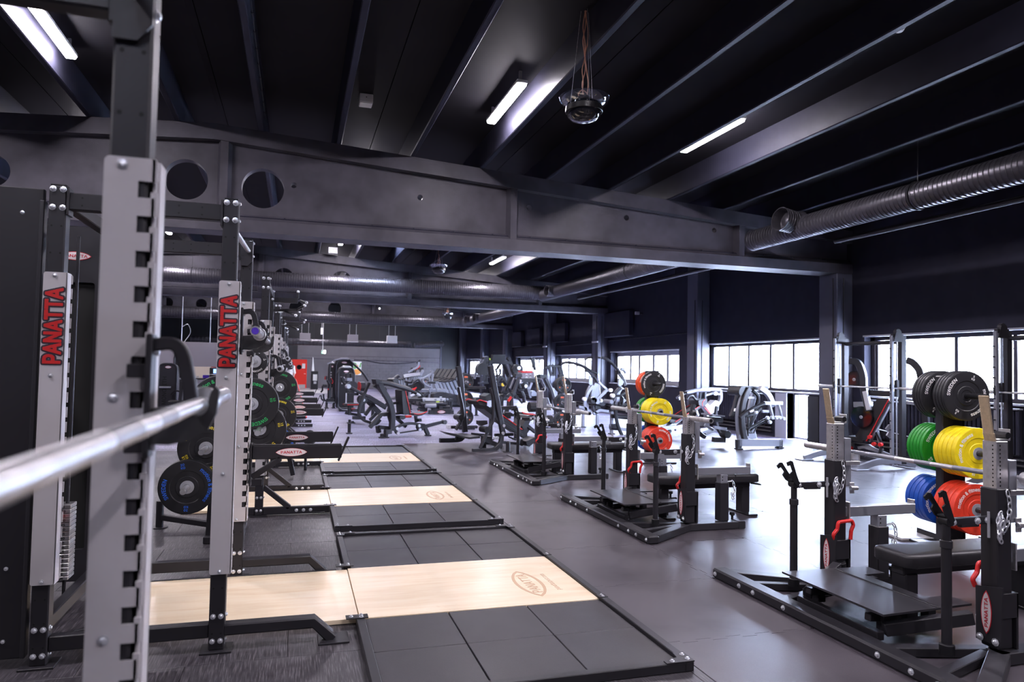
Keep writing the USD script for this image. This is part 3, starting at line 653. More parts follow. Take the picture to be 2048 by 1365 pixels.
def rack(label, xo, y0, kind, grips=True):
    T = thing('power_rack', label, 'rack', (xo,y0,0))
    xf, xr = -.408, -1.24
    xs = (xf, xr) if kind == 'A' else (xf,)
    for x in xs:
        for y in (0, 1.34):
            T.part('upright', MB().span((x,y,.01), (x+.08,y+.08,2.45), .006), 'frame')
            m, bl = channel(x)
            if y: mirror_y(m, .71); mirror_y(bl, .71)
            elif kind == 'B': mirror_y(m, .04); mirror_y(bl, .04)
            k = T.part('notched_plate', m, 'grey', label='light grey notched plate on the post')
            T.part('bolt', bl, 'zinc', under=k)
            T.part('foot_plate', MB().span((x-.04,y-.03,0), (x+.12,y+.11,.012), .002), 'frame')
            T.part('post_cap', MB().span((x+.004,y+.004,2.45), (x+.076,y+.076,2.458), .002), 'black')
    for x in (xs if kind == 'A' else ()): letters_up(T, (x+.047,-.0085,1.725))
    H = MB()
    for x in xs:
        for z in (.10,.22,.34,2.10,2.24): 
            for dx in (.018,.062): H.cyl((x+dx,-.0006,z), (x+dx,.004,z), .0055, 8, .0001); H.cyl((x+dx,1.3394,z), (x+dx,1.344,z), .0055, 8, .0001)
    T.part('peg_hole', H, 'hole', kind='stuff')
    if kind == 'A':
        for y in (.01, 1.35):
            T.part('top_beam', MB().span((xr+.08,y,2.33), (xf,y+.06,2.42), .005), 'frame')
            hb = MB()
            for k in range(6):
                for z in (2.355,2.395): hb.cyl((xr+.15+k*.115,y-.0006,z), (xr+.15+k*.115,y+.004,z), .0055, 8, .0001)
            T.part('beam_hole', hb, 'hole', kind='stuff')
            T.part('joint_plate', MB().span((xf-.012,y-.012,2.30), (xf,y+.072,2.445), .002).span((xr+.08,y-.012,2.30), (xr+.092,y+.072,2.445), .002), 'frame')
            T.part('base_beam', MB().span((xr+.08,y,.075), (xf,y+.06,.15), .005), 'frame')
        for z in (.16, 2.36): T.part('rear_beam', MB().span((xr+.01,.08,z), (xr+.07,1.34,z+.07), .005), 'frame')
    else:
        for z in (2.36,): T.part('top_beam', MB().span((xf+.01,.08,z), (xf+.07,1.34,z+.07), .005), 'frame')
        for y in (.01,1.35): T.part('base_beam', MB().span((-.80,y,.012), (xf,y+.06,.085), .005), 'frame')
        T.part('rear_beam', MB().span((-.80,.07,.012), (-.74,1.35,.085), .005), 'frame')
    B = MB()
    for y, s in ((0,-1), (1.34,-1)):
        for x in xs:
            for z in (2.43,2.335): B.bolt((x+.018,y,z), (0,s,0)); B.bolt((x+.064,y,z), (0,s,0)); B.bolt((x+.08,y+.02,z), (1,0,0), .010)
            for z in (.06,.19): B.bolt((x+.02,y,z), (0,s,0), .010); B.bolt((x+.06,y,z), (0,s,0), .010); B.bolt((x+.08,y+.03,z), (1,0,0), .010)
    T.part('bolt', B, 'zinc', kind='stuff')
    for y in (.01, 1.35):
        if kind == 'A':
            T.part('base_arm', MB().rect([(xf+.08,y+.03,.112),(.135,y+.03,.112),(.24,y+.03,.010)], .06, .075, Y3), 'frame'); T.part('foot_plate', MB().span((.16,y-.05,0), (.33,y+.11,.010), .002), 'frame')
            hh = MB()
            for k in range(3): hh.cyl((-.12+k*.09,y-.0006,.115), (-.12+k*.09,y+.003,.115), .006, 8, .0001)
            T.part('arm_hole', hh, 'hole', kind='stuff')
        else:
            T.part('base_arm', MB().span((xf+.08,y,.012), (.33,y+.06,.085), .005), 'frame')
            T.part('brace', MB().bar((xf+.08,y+.03,.29), (-.07,y+.03,.075), .05, .06, Y3), 'frame')
            bb = MB()
            for k in range(3): bb.bolt((.0+k*.07,y,.05), (0,-1,0), .012)
            T.part('arm_bolt', bb, 'zinc'); 
            T.part('band_loop', MB().tube([(.22+.06*math.cos(a),y+.0+.02*math.sin(a),.02) for a in np.arange(13)*2*PI/12], .008, 6), 'black')
    if kind == 'A':
        T.part('pull_up_bar', MB().cyl((xf+.05,.08,2.30), (xf+.05,1.34,2.37), .016), 'steel')
        for y in (.08, 1.325): T.part('bar_bracket', MB().prism([(0,2.44),(.08,2.44),(.08,2.30),(.05,2.26),(0,2.26)], .012, (xf,y+.012,0), X3, Z3), 'frame')
    elif grips:
        for y in (1.34,):
            o = MB().span((xf+.08,y+.01,2.30), (xf+.36,y+.07,2.36), .005)
            T.part('grip_arm', o, 'frame')
            for (a, b) in (((-.05,.02,2.36),(-.05,.02,2.44)), ((-.02,-.02,2.33),(.05,-.10,2.30)), ((-.06,.04,2.22),(.03,-.16,2.26)), ((-.20,.04,2.2),(-.07,-.10,2.14))):
                p, q = np.array(a)+[0,y,0], np.array(b)+[0,y,0]
                k = T.part('grip_handle', MB().cyl(p, q, .014), 'black'); T.part('end_cap', MB().ball(q, .019), 'zinc', under=k)
            T.part('grip_link', MB().bar((xf+.08,y+.04,2.2), (-.05,y+.03,2.22), .03, .03), 'frame')
    return T
RK = [(0.0,.395,'A'), (0.0,4.15,'A'), (.045,7.69,'B'), (.075,11.23,'B'), (.09,14.77,'B'), (.10,18.31,'B')]
RL = ['nearest dark power rack with light grey notched plates, blurred at the left edge', 'second dark power rack, two PANATTA posts standing beside the nearest birch platform', 'third power rack with multi-grip handles, behind the second rack', 'fourth power rack in the row along the left', 'fifth power rack in the row along the left', 'farthest power rack in the row along the left']
for k, ((xo, y0, kd), lb) in enumerate(zip(RK, RL)): rack(lb, xo, y0, kd, k in (2, 3))

def bar_hook(label, loc, flip):
    T = thing('bar_hook', label, 'bar hook', loc)
    s = 1
    P = sa.scale(sg.Polygon([(0,-.08),(.05,-.082),(.10,-.074),(.14,-.052),(.160,-.015),(.165,.035),(.155,.045),(.145,.03)] + [(.115+.0255*math.cos(a), .004+.0255*math.sin(a)) for a in np.linspace(.3,-PI+.1,10)] + [(.07,.0),(.0,-.005)]), .85, 1, origin=(0,0))
    T.part('cup', MB().prism(P, .034, (0,.017,0), X3, Z3), 'rubber')
    T.part('mount_plate', MB().span((-.006,-.03,-.11), (.006,.03,.155), .003), 'frame')
    T.part('strut', MB().rect(spline([(.0,0,.13),(.04,0,.135),(.062,0,.115),(.075,0,.06),(.085,0,.0)], 4), .028, .03, Y3), 'frame')
    T.part('pin', MB().cyl((.006,0,-.085), (.016,0,-.085), .012, 10).cyl((.006,0,.12), (.016,0,.12), .012, 10), 'zinc')
    T.part('claw', MB().span((-.045,-.010,-.10), (0,.010,-.07), .002).span((-.045,-.010,.06), (0,.010,.09), .002), 'frame')
    return T
def barbell(label, x, yc, z, cap=None, shaft='steel', rz=0.):
    """Olympic bar lying along y."""
    T = thing('barbell', label, 'barbell', (x,yc,z), rz)
    T.part('shaft', MB().cyl((0,-.655,0), (0,.655,0), .0145, 20), 'chrome' if shaft == 'chrome' else shaft)
    k = MB()
    for a, b in ((-.60,-.22), (.22,.60), (-.06,.06)): k.lathe([(.0145,0),(.0150,.002),(.0150,b-a-.002),(.0145,b-a)], (0,a,0), Y3, 20)
    T.part('knurl', k, 'steel' if shaft == 'chrome' else 'silver')
    for s in (-1, 1):
        p = T.part('sleeve', MB().lathe([(.0146,0),(.034,0),(.036,.003),(.036,.027),(.034,.03),(.025,.031),(.025,.435),(.024,.44),(.019,.44),(.019,.432),(0,.432)], (0,s*.655,0), (0,s,0), 28), shaft)
        T.part('end_cap', MB().lathe([(0,.438),(.017,.438),(.018,.434),(0,.433)], (0,s*.655,0), (0,s,0), 20), cap if cap and s < 0 else 'black', under=p, label='purple end cap' if cap and s < 0 else None)
    return T
BZ = [1.455, 1.71, 1.50, 1.63, 1.56, 1.5]
BN = ['nearest', 'second', 'third', 'fourth', 'fifth', 'farthest']
for k, ((xo, y0, kd), z) in enumerate(zip(RK, BZ)):
    xh = xo-.408+.108
    for y, w in ((y0+(.125 if k else .035),'near'), (y0+1.295,'far')): bar_hook(f'black bar hook on the {w} post of the {BN[k]} power rack', (xh,y,z), w == 'far')
    barbell(['chrome barbell running out of the left edge, strongly blurred in the foreground', 'barbell with a purple end cap on the second power rack', 'barbell with bright sleeve end on the third power rack', 'barbell on the fourth power rack', 'barbell on the fifth power rack', 'barbell on the farthest power rack'][k], xh+.098, y0+.71, z+.004, 'purple' if k == 1 else None, 'chrome')
def spotter(label, xo, y, z):
    T = thing('spotter_arm', label, 'spotter arm', (xo,y,z))
    T.part('arm', MB().span((-.289,-.0,-.05), (.345,.05,.05), .006), 'frame')
    T.part('top_strip', MB().span((-.29,.004,.05), (.34,.046,.056), .002), 'rubber')
    T.part('end_plate', MB().bar((.322,.025,-.072), (.395,.025,.108), .05, .014, X3), 'frame')
    T.part('mount_plate', MB().span((-.303,-.02,-.24), (-.289,.07,.07), .003), 'frame')
    T.part('brace', MB().bar((-.284,.025,-.18), (-.09,.025,-.045), .04, .05, Y3), 'frame')
    badge(T, (-.015,-.0005,0), X3, Z3, .112, .030, inner=.975)
    return T
for xo, y, z, lb in [(0,5.49,.905,'nearest and longest looking spotter arm with white PANATTA badge, on the second rack'), (.045,7.66,.80,'spotter arm with PANATTA badge on the third rack, second from the front'), (.075,11.2,.83,'spotter arm with PANATTA badge, third from the front'), (.075,12.55,.83,'spotter arm with PANATTA badge, fourth from the front'), (.09,15.0,.83,'spotter arm with PANATTA badge, fifth from the front'), (.10,18.3,.83,'farthest spotter arm in the row of PANATTA badges')]:
    spotter(lb, xo, y, z)

# ---------------------------------------------------------------- lifting platforms and the boards inside the racks
def platform(label, xo, yc, mark=True):
    T = thing('lifting_platform', label, 'platform', (xo,yc,0))
    x0, x1, z = .385, 2.02, .03
    T.part('rail', MB().span((x1-.05,-1.64,0), (x1,1.64,.05), .004), 'frame')
    for s in (-1, 1):
        T.part('rail', MB().span((x0,min(s*.56,s*1.64),0), (x0+.05,max(s*.56,s*1.64),.05), .004), 'frame')
        T.part('rail', MB().span((x0+.05,s*1.64-.05*(s>0),0), (x1-.05,s*1.64+.05*(s<0),.05), .004), 'frame')
        for x, dx in ((x0, 1), (x1, -1)):
            g = T.part('corner_plate', MB().prism(sg.Polygon([(0,0),(dx*.16,0),(dx*.16,-s*.035),(dx*.07,-s*.06),(dx*.06,-s*.12),(0,-s*.12)]), .006, (x,s*1.642,.05)), 'frame')
            b = MB()
            for q in ((.025,.03),(.025,.085),(.12,.02)): b.bolt((x+dx*q[0], s*(1.642-q[1]), .056), Z3, .009)
            T.part('bolt', b, 'zinc', under=g)
            if x == x0:
                g = T.part('corner_plate', MB().span((x0-.06,min(s*.535,s*.60),.05), (x0+.07,max(s*.535,s*.60),.056), .002), 'frame')
                T.part('bolt', MB().bolt((x0+.03,s*.555,.056), Z3, .009).bolt((x0+.03,s*.585,.056), Z3, .009).bolt((x0-.03,s*.57,.056), Z3, .009), 'zinc', under=g)
            else:
                g = T.part('corner_plate', MB().span((x1-.06,s*.545-.03,.05), (x1,s*.545+.03,.054), .002), 'frame')
                T.part('bolt', MB().bolt((x1-.03,s*.545-.015,.054), Z3, .007).bolt((x1-.03,s*.545+.015,.054), Z3, .007), 'zinc', under=g)
    T.part('wood_panel', MB().span((x0+.025,-.545,.004), (x1-.052,.545,z+.004), .002), 'birch')
    w = (x1-.05-x0-.05)/3
    for s in (-1, 1):
        for i in range(3):
            for j in range(2):
                a, b = sorted((s*(.548+j*.521), s*(.548+(j+1)*.521)))
                T.part('rubber_tile', MB().span((x0+.05+i*w+.003,a+.002,.002), (x0+.05+(i+1)*w-.003,b-.002,z+rng.uniform(-.001,.001)), .003), 'tile')
    if mark:
        L = lens(.30,.100); ring = L.difference(lens(.268,.078)); o = (1.618,-.11,z+.0042)
        g = text_shape('PANATTA', .066); g = sa.scale(g, .43/(g.bounds[2]-g.bounds[0]), 1, origin=(0,0)); g2 = sa.translate(sa.scale(text_shape('panattasport.com', .036, False), .95, 1), 0, -.165)
        T.part('printed_badge', MB().prism(so.unary_union([ring, g, g2]), .0006, o, Y3, -X3), 'birchmark', label='faint oval print reading PANATTA')
    return T
PC = [4.94, 8.475, 12.01]
for yc, lb in zip(PC, ['nearest birch and rubber lifting platform with PANATTA print', 'second birch and rubber lifting platform', 'third birch and rubber lifting platform, seen very flat']):
    platform(lb, 0, yc)
for (xo, y0, kd), lb in zip(RK, [None, 'birch floor board inside the second power rack', 'birch floor board inside the third power rack', 'birch floor board inside the fourth power rack', None, None]):
    if lb:
        t = thing('rack_board', lb, 'floor board', (-.37,y0+.79,0)); t.part('panel', MB().span((-.72,-.53,.002), (.775,.53,.030), .002), 'birch'); t.part('edge_strip', MB().span((-.72,.53,.0), (.70,.548,.034), .002), 'rubber')

# cable tower panels behind the racks
def tower(lb, y0, y1, logo):
    T = thing('cable_tower', lb, 'cable machine', (-1.5,(y0+y1)/2,0), world=True)
    T.part('side_panel', MB().span((-2.0,y0-.03,.05), (-1.265,y0,2.43), .006), 'frame')
    T.part('panel_frame', MB().span((-1.285,y0-.035,.05), (-1.262,y0+.02,2.37), .004), 'frame2')
    T.part('side_panel', MB().prism(sg.box(-2.0,.07,-1.252,2.46).difference(sg.box(-1.56,.30,-1.35,2.06).buffer(.02)), .03, (0,y1-.012,0), X3, Z3), 'frame')
    T.part('slot_back', MB().span((-1.6,y1-.012,.28), (-1.3,y1-.008,2.1)), 'hole')
    st = (y0+y1)/2
    for k in range(17):
        p = T.part('stack_plate', MB().span((-1.40,st-.06,.26+k*.026), (-1.245,st+.06,.26+k*.026+.0225), .003), 'steel')
        T.part('pin_hole', MB().cyl((-1.315,st-.062,.271+k*.026), (-1.315,st-.059,.271+k*.026), .007, 10, .0005), 'hole', under=p)
        g = text_shape(str(5*(17-k)), .013); T.part('number', MB().prism(g, .001, (-1.282,st-.0605,.271+k*.026), X3, Z3), 'black', under=p, smooth=False)
    T.part('selector_pin', MB().cyl((-1.30,st-.11,.62), (-1.30,st-.05,.62), .012).ball((-1.30,st-.115,.62), .016), 'red', label='red selector pin')
    T.part('guide_rod', MB().cyl((-1.37,st,.1), (-1.37,st,2.3), .010).cyl((-1.28,st,.1), (-1.28,st,2.3), .010), 'frame2')
    T.part('top_beam', MB().span((-1.9,y0,2.36), (-1.85,y1,2.42)), 'frame')
    b = MB()
    for z in (.14, .5, 2.3): b.bolt((-1.36,y0-.03,z), -Y3, .007); b.bolt((-1.75,y1-.042,z), -Y3, .007)
    T.part('bolt', b, 'zinc')
    if logo: badge(T, (-1.455,y1-.0425,2.258), X3, Z3, .098, .030)
tower('tall dark cable tower panel behind the second power rack at the left edge', 4.20, 5.49, True)
tower('tall dark cable tower beside the nearest power rack, mostly out of view', .46, 1.75, False)
t = thing('floor_cross_brace', 'dark diagonal floor brace inside the second rack', 'brace', (-1.1,5,0), world=True); t.part('bar', MB().bar((-1.14,4.26,.10), (-.95,4.40,.10), .03, .05), 'frame')

# ---------------------------------------------------------------- dark weight tree with coloured lettering between the second and third racks
def left_tree():
    xc, yc = -.56, 6.72
    T = thing('weight_tree', 'dark A-shaped weight tree standing between the second and third power racks', 'weight tree', (xc,yc,0), world=True)
    for s in (-1, 1):
        T.part('leg', MB().bar((xc+s*.12,yc,.04), (xc+s*.05,yc,1.66), .06, .07, Y3), 'frame')
        T.part('base_bar', MB().span((xc+s*.12-.04,yc-.1,0), (xc+s*.12+.04,yc+.5,.06), .006), 'frame')
    T.part('end_post', MB().lathe([(0,.012),(.07,.012),(.075,.006),(.075,0),(0,0)], (-1.18,7.36,0)).cyl((-1.18,7.36,.01), (-1.18,7.36,.25), .034).bar((-1.18,7.36,.10), (xc-.15,yc+.45,.05), .05, .05), 'frame')
    for z in (.5,.85,1.24): T.part('cross_bar', MB().span((xc-(.30 if z < 1 else .2),yc-.025,z-.03), (xc+.30,yc+.025,z+.03)), 'frame')
    T.part('top_arch', MB().tube(spline([(xc-.09,yc,1.60),(xc-.02,yc,1.74),(xc+.12,yc,1.80),(xc+.26,yc+.02,1.74)], 5), .022, 8), 'frame2')
    pegs = [(-.275,.518,2,'tx_blue','20',.225,.072), (-.15,.83,2,'tx_yellow','15',.225,.058), (-.06,1.22,2,'tx_green','10',.225,.045), (.27,.98,1,'tx_yellow','15',.225,.058), (.20,1.20,2,'tx_green','10',.225,.045), (.21,1.57,2,'whiteletter','5',.11,.035)]
    for j, (dx, z, n, tx, kg, R, th) in enumerate(pegs):
        T.part('peg', MB().cyl((xc+dx,yc,z), (xc+dx,yc-.52,z), .024), 'chrome')
        y = yc-.05-(.03 if j < 3 else 0)
        for k in range(n):
            y -= th+.006
            side = 'left' if dx < 0 else 'right'
            c = {'tx_blue':'blue','tx_yellow':'yellow','tx_green':'green','whiteletter':'white'}[tx]
            if k < n-1: y -= .05 if j == 0 else .0
            plate('left'+tx+kg, bumper('pl_black', tx, R, th, kg, True, -.9 if tx == 'tx_blue' else .9), (xc+dx-(.04 if (j == 0 and k == 0) else 0)*0, y+th/2, z-.0), 0., f'black bumper plate with {c} lettering, {"front" if k == n-1 else "rear"} {side} one on the A-shaped tree', None)
left_tree()
t = thing('weight_tree', 'second dark plate rack glimpsed between the third and fourth power racks', 'weight tree', (-.42,10.2,0), world=True)
for s in (-1,1): t.part('leg', MB().bar((-.42+s*.42,10.2,.04), (-.42+s*.06,10.2,1.66), .06, .07, Y3), 'frame')
t.part('cross_bar', MB().span((-.6,10.17,.8), (-.2,10.23,.86)), 'frame')
for z, tx, kg in ((.52,'tx_blue','20'), (.88,'tx_yellow','15'), (1.24,'tx_green','10')):
    for dx in (-.22, .22):
        t.part('peg', MB().cyl((-.42+dx,10.2,z), (-.42+dx,9.8,z), .024), 'chrome')
        plate('left'+tx+kg, None, (-.42+dx,9.98,z), 0., f'black bumper plate with {tx[3:]} lettering on the {"left" if dx < 0 else "right"} peg of the farther plate rack')
# ---------------------------------------------------------------- powerlifting combo racks with benches, heads towards -x
def chain(mb, pts, w=.018, pitch=.032):
    """Links strung along a path."""
    P = spline(pts, 8); d = np.r_[0, np.cumsum(np.linalg.norm(np.diff(P, axis=0), axis=1))]; n = max(2, int(d[-1]/pitch))
    for k in range(n):
        s = (k+.5)*d[-1]/n; c = np.array([np.interp(s, d, P[:, i]) for i in range(3)]); q = np.array([np.interp(min(s+.004, d[-1]), d, P[:, i]) for i in range(3)])
        t = unit(q-c) if np.linalg.norm(q-c) > 1e-6 else unit(P[-1]-P[-2]); a = unit(np.cross(t, (1,0,0) if abs(t[0]) < .8 else (0,1,0))); b = np.cross(t, a); a = a if k % 2 else b
        ring = [c + t*(pitch*.66)*math.cos(u) + a*w*.62*math.sin(u) for u in np.arange(9)*2*PI/8]
        mb.tube(ring, .0042, 5, np.cross(t, a))
    return mb
def combo(label, xo, yc, ext, arm):
    """ext: how far the chrome prong stands above the sleeve; arm: turn of the spotter hooks."""
    T = thing('combo_rack', label, 'powerlifting rack', (xo,yc,0))
    T.part('front_rail', MB().span((-.10,-1.10,0), (.015,1.12,.072), .012), 'frame')
    bl = MB()
    for y in (-1.06,-.86,-.70,-.48,.30,.62,.78,1.08): bl.bolt((-.10,y,.036), -X3, .012)
    T.part('rail_bolt', bl, 'zinc')
    for s in (-1, 1):
        yu = s*.615
        T.part('side_beam', MB().bar((.0,s*1.03,.036), (.55,s*.66,.036), .10, .066).bar((.50,s*.665,.036), (1.18,s*.665,.036), .10, .066).span((1.10,s*.665-.055,0), (1.17,s*.665+.055,.075)), 'frame2')
        T.part('cross_strut', MB().bar((.0,s*.42,.03), (.62,s*.60,.03), .07, .05).bar((.0,s*.78,.03), (.5,s*.62,.03), .06, .05), 'frame')
        # upright with inner chrome post, prong and roller
        u = T.part('upright', MB().span((.53,yu-.052,.07), (.635,yu+.052,.94), .006), 'frame')
        T.part('upright_collar', MB().span((.515,yu-.068,.37), (.66,yu+.068,.375)).span((.515,yu-.068,.24), (.66,yu-.055,.375)).span((.515,yu+.055,.24), (.66,yu+.068,.375)).span((.645,yu-.068,.07), (.66,yu+.068,.375)), 'frame')
        T.part('adjust_hole', MB().span((.5293,yu-.025,.6), (.5295,yu+.025,.6001)), 'hole') if False else None
        ch = T.part('inner_post', MB().span((.54,yu-.043,.6), (.625,yu+.043,.94+ext), .004), 'steel')
        hh = MB()
        for k in range(int(ext/.022)): hh.cyl((.565,yu-.0436,.955+k*.022), (.565,yu-.04,.955+k*.022), .0055, 8, .0002).cyl((.5394,yu-.02,.955+k*.022), (.543,yu-.02,.955+k*.022), .0045, 8, .0002)
        T.part('adjust_hole', hh, 'hole', under=ch)
        pr = T.part('prong', MB().bar((.553,yu,.92+ext), (.535,yu,.985+ext), .07, .012, X3).bar((.535,yu,.98+ext), (.50,yu,1.19+ext), .064, .010, X3), 'brass')
        T.part('bar_seat', MB().span((.545,yu-.035,.94+ext), (.655,yu+.035,.952+ext)).span((.648,yu-.035,.94+ext), (.655,yu+.035,1.005+ext)), 'steel')
        T.part('roller', MB().cyl((.63,yu-.04,.97+ext), (.63,yu+.04,.97+ext), .02, 14), 'black')
        T.part('height_box', MB().span((.63,yu-.045,.75), (.685,yu+.045,.99+ext*.4)), 'silver'); T.part('height_pin', MB().span((.66,yu-.06,.70), (.70,yu-.05,.78)).cyl((.66,yu-.065,.74), (.72,yu-.065,.74), .016, 12), 'steel')
        if ext > .2: T.part('bar_lug', MB().span((.62,yu-.05,.90), (.76,yu+.05,.93)).span((.745,yu-.05,.93), (.76,yu+.05,.99)), 'steel')
        # lever box with badge and red handle
        pl = MB().prism(sg.Polygon([(-.08,.10),(.06,.10),(.06,.39),(-.10,.42)]), .01, (.505,yu,0), Y3*1.0, Z3)
        T.part('lever_plate', pl, 'frame')
        badge(T, (.5045,yu-.01,.26), -Z3*-1.0, Y3*1.0, .115, .028) if False else badge(T, (.5045,yu-.005,.262), Z3, Y3, .118, .032)
        T.part('lever_handle', MB().tube(fillet([(.52,yu-s*.075,.38),(.50,yu-s*.075,.42),(.535,yu-s*.075,.455),(.545,yu-s*.075,.505),(.66,yu-s*.075,.515),(.675,yu-s*.075,.48),(.655,yu-s*.075,.44),(.65,yu-s*.075,.38)], .02), .013, 10, Y3), 'red', label='red lever handle')
        T.part('base_bolt', MB().bolt((.50,yu-.06,.12), -X3, .014).bolt((.50,yu+.03,.12), -X3, .014).bolt((.66,yu,.12), X3, .012), 'zinc')
        # pole with folding spotter hooks
        yp = s*.615; xp = .23
        T.part('pole', MB().cyl((xp,yp,.07), (xp,yp,.66), .026, 20), 'frame'); T.part('pole_socket', MB().lathe([(0,.0),(.038,0),(.038,.05),(.030,.055),(0,.055)], (xp,yp,.062), n=20), 'black')
        T.part('pole_ring', MB().lathe([(.026,0),(.031,.003),(.031,.04),(.026,.043)], (xp,yp,.625), n=20), 'frame2'); T.part('inner_pole', MB().cyl((xp,yp,.6), (xp,yp,.76), .021, 18), 'frame')
        T.part('link_arm', MB().bar((xp+.02,yp,.765), (.53,yp,.765), .03, .04).bar((xp+.09,yp,.742), (xp+.22,yp,.742), .03, .02), 'frame')
        T.part('link_bolt', MB().bolt((xp+.03,yp-.016,.765), -Y3, .014).bolt((xp+.20,yp-.016,.765), -Y3, .014).bolt((xp+.27,yp-.016,.765), -Y3, .012), 'zinc')
        T.part('pivot', MB().cyl((xp,yp-.03,.775), (xp,yp+.03,.775), .03, 16), 'black')
        hk = MB()
        for dy in (-.028, .028):
            P = sg.Polygon([(0,-.015),(.03,-.015),(.035,.06),(.045,.15),(.03,.165),(.0,.165),(-.005,.14),(.018,.135),(.015,.09),(-.01,.085),(-.015,.04)])
            a = arm + (.15 if dy > 0 else -.15); P = sa.rotate(P, math.degrees(a), origin=(0,0))
            hk.prism(P, .010, (xp-.01,yp+dy+.005,.78), X3, Z3)
        hk.bar((xp-.015,yp-.03,.80), (xp-.015,yp+.03,.80), .05, .012)
        T.part('spotter_hook', hk, 'black')
        # safety arm on its telescoping post, chains
        T.part('safety_bar', MB().span((.645,yu-.035,.53), (1.28,yu+.035,.602), .004), 'silver'); T.part('safety_end', MB().span((1.265,yu-.03,.60), (1.28,yu+.03,.632)).span((.655,yu-.06,.49), (.665,yu+.06,.64)), 'steel')
        T.part('safety_post', MB().span((.92,yu-.05,.07), (1.02,yu+.05,.45), .006), 'frame'); k = T.part('safety_inner_post', MB().span((.93,yu-.04,.40), (1.01,yu+.04,.53), .004), 'silver')
        T.part('adjust_hole', MB().cyl((.95,yu-.041,.475), (.95,yu-.037,.475), .006, 8, .0002).cyl((.95,yu-.041,.505), (.95,yu-.037,.505), .006, 8, .0002), 'hole', under=k)
        T.part('floor_knob', MB().lathe([(0,.0),(.012,0),(.012,.04),(.028,.05),(.026,.075),(0,.08)], (1.09,yu,.072), n=14), 'black')
        T.part('pin_chain', chain(MB(), [(1.02,yu-.03,.46),(1.06,yu-.05,.46),(1.075,yu-.055,.38),(1.06,yu-.055,.30),(1.05,yu-.05,.35)]), 'zinc')
        T.part('pin_chain', chain(MB(), [(.60,yu-.055,.93),(.605,yu-.065,.84),(.58,yu-.065,.74),(.54,yu-.066,.71),(.52,yu-.066,.77),(.54,yu-.066,.81),(.525,yu-.067,.72),(.54,yu-.066,.66),(.515,yu-.075,.70),(.545,yu-.08,.78),(.52,yu-.082,.74)]).tube([(.47,yu-.05,.82),(.47,yu-.05,.68)], .007, 8), 'zinc')
    T.part('foot_board', MB().prism(sg.Polygon([(-.01,-.43),(.66,-.40),(.66,.40),(-.01,.43)]).difference(sg.box(.49,-.24,.7,.24)), .012, (.0,0,.215)), 'frame2')
    T.part('board_fold', MB().bar((.40,-.405,.229), (.40,.405,.229), .02, .006), 'black')
    T.part('board_support', MB().span((.12,-.30,.07), (.18,-.24,.215)).span((.12,.24,.07), (.18,.30,.215)).span((.50,-.25,.04), (.56,-.19,.215)).span((.50,.19,.04), (.56,.25,.215)).bar((.10,-.32,.10), (.52,-.52,.20), .06, .07).bar((.10,.32,.10), (.52,.52,.20), .06, .07).bar((.06,-.34,.07), (.06,.34,.07), .05, .05), 'frame')
    T.part('lever_link', MB().bar((.05,-.25,.15), (.28,-.25,.13), .05, .04).bar((.05,.25,.15), (.28,.25,.13), .05, .04), 'frame')
    T.part('gas_strut', MB().cyl((.58,-.55,.22), (.62,-.58,.06), .03).cyl((.58,.55,.22), (.62,.58,.06), .03), 'black')
    return T
def pad(T, name, lo, hi, r=.03, mat='pad'):
    lo, hi = np.array(lo, float), np.array(hi, float); P = sg.box(lo[0], lo[1], hi[0], hi[1]).buffer(-.04).buffer(.04, 5); h = hi[2]-lo[2]; m = MB()
    for k, (ins, z) in enumerate(((.02,0),(.0,.25),(.0,.70),(.012,.92))):
        pass
    lay = [(.015,0),(0,.12),(0,.72),(.008,.90),(.03,1.0)]
    rings = [np.array(P.buffer(-i).exterior.coords)[:-1] for i, _ in lay]; n = len(rings[0]); ref = np.array([P.exterior.interpolate(k/64, normalized=True).coords[0] for k in range(64)])
    V = []
    for (i, z) in lay:
        g = P.buffer(-i) if i else P; e = g.exterior
        V.append([(*e.interpolate(e.project(sg.Point(*q))).coords[0], lo[2]+h*z) for q in ref])
    V = np.array(V).reshape(-1, 3); F = []
    for r_ in range(len(lay)-1):
        for k in range(64):
            a, b = r_*64+k, r_*64+(k+1) % 64; F += [(a,b,b+64),(a,b+64,a+64)]
    c = len(V); V = np.vstack([V, [(lo[0]+hi[0])/2,(lo[1]+hi[1])/2,lo[2]]], ); V = np.vstack([V, [(lo[0]+hi[0])/2,(lo[1]+hi[1])/2,hi[2]]])
    e = (len(lay)-1)*64
    for k in range(64): F += [(c,(k+1) % 64,k),(c+1,e+k,e+(k+1) % 64)]
    return T.part(name, m.add(V, F), mat, smooth=50)
def flat_bench(label, x, y):
    T = thing('flat_bench', label, 'bench', (x,y,0))
    pad(T, 'pad', (-.62,-.155,.355), (.62,.155,.445)); T.part('seam', MB().span((.30,-.156,.36), (.306,.156,.447), .001), 'black')
    T.part('beam', MB().span((-.56,-.05,.29), (.56,.05,.355), .006), 'frame')
    for s in (-1, 1):
        T.part('leg', MB().span((s*.50-.05,-.06,.012), (s*.50+.05,.06,.30), .008), 'frame'); T.part('foot', MB().span((s*.50-.055,-.20,0), (s*.50+.055,.20,.02), .006), 'black')
    T.part('handle', MB().tube(fillet([(.56,-.06,.335),(.70,-.06,.31),(.70,.06,.31),(.56,.06,.335)], .03), .009, 8, Z3), 'black')
    return T
CB = [(3.16,3.64,.26,.60,'nearest combo rack at the right edge, with tall chrome posts and red levers'), (3.155,6.87,.165,.55,'middle combo rack with black floor frame, in front of the farther colour plate tree'), (3.14,10.085,.26,.55,'farthest of the three combo racks with black floor frame')]
for x, y, e, a, lb in CB: combo(lb, x, y, e, a)
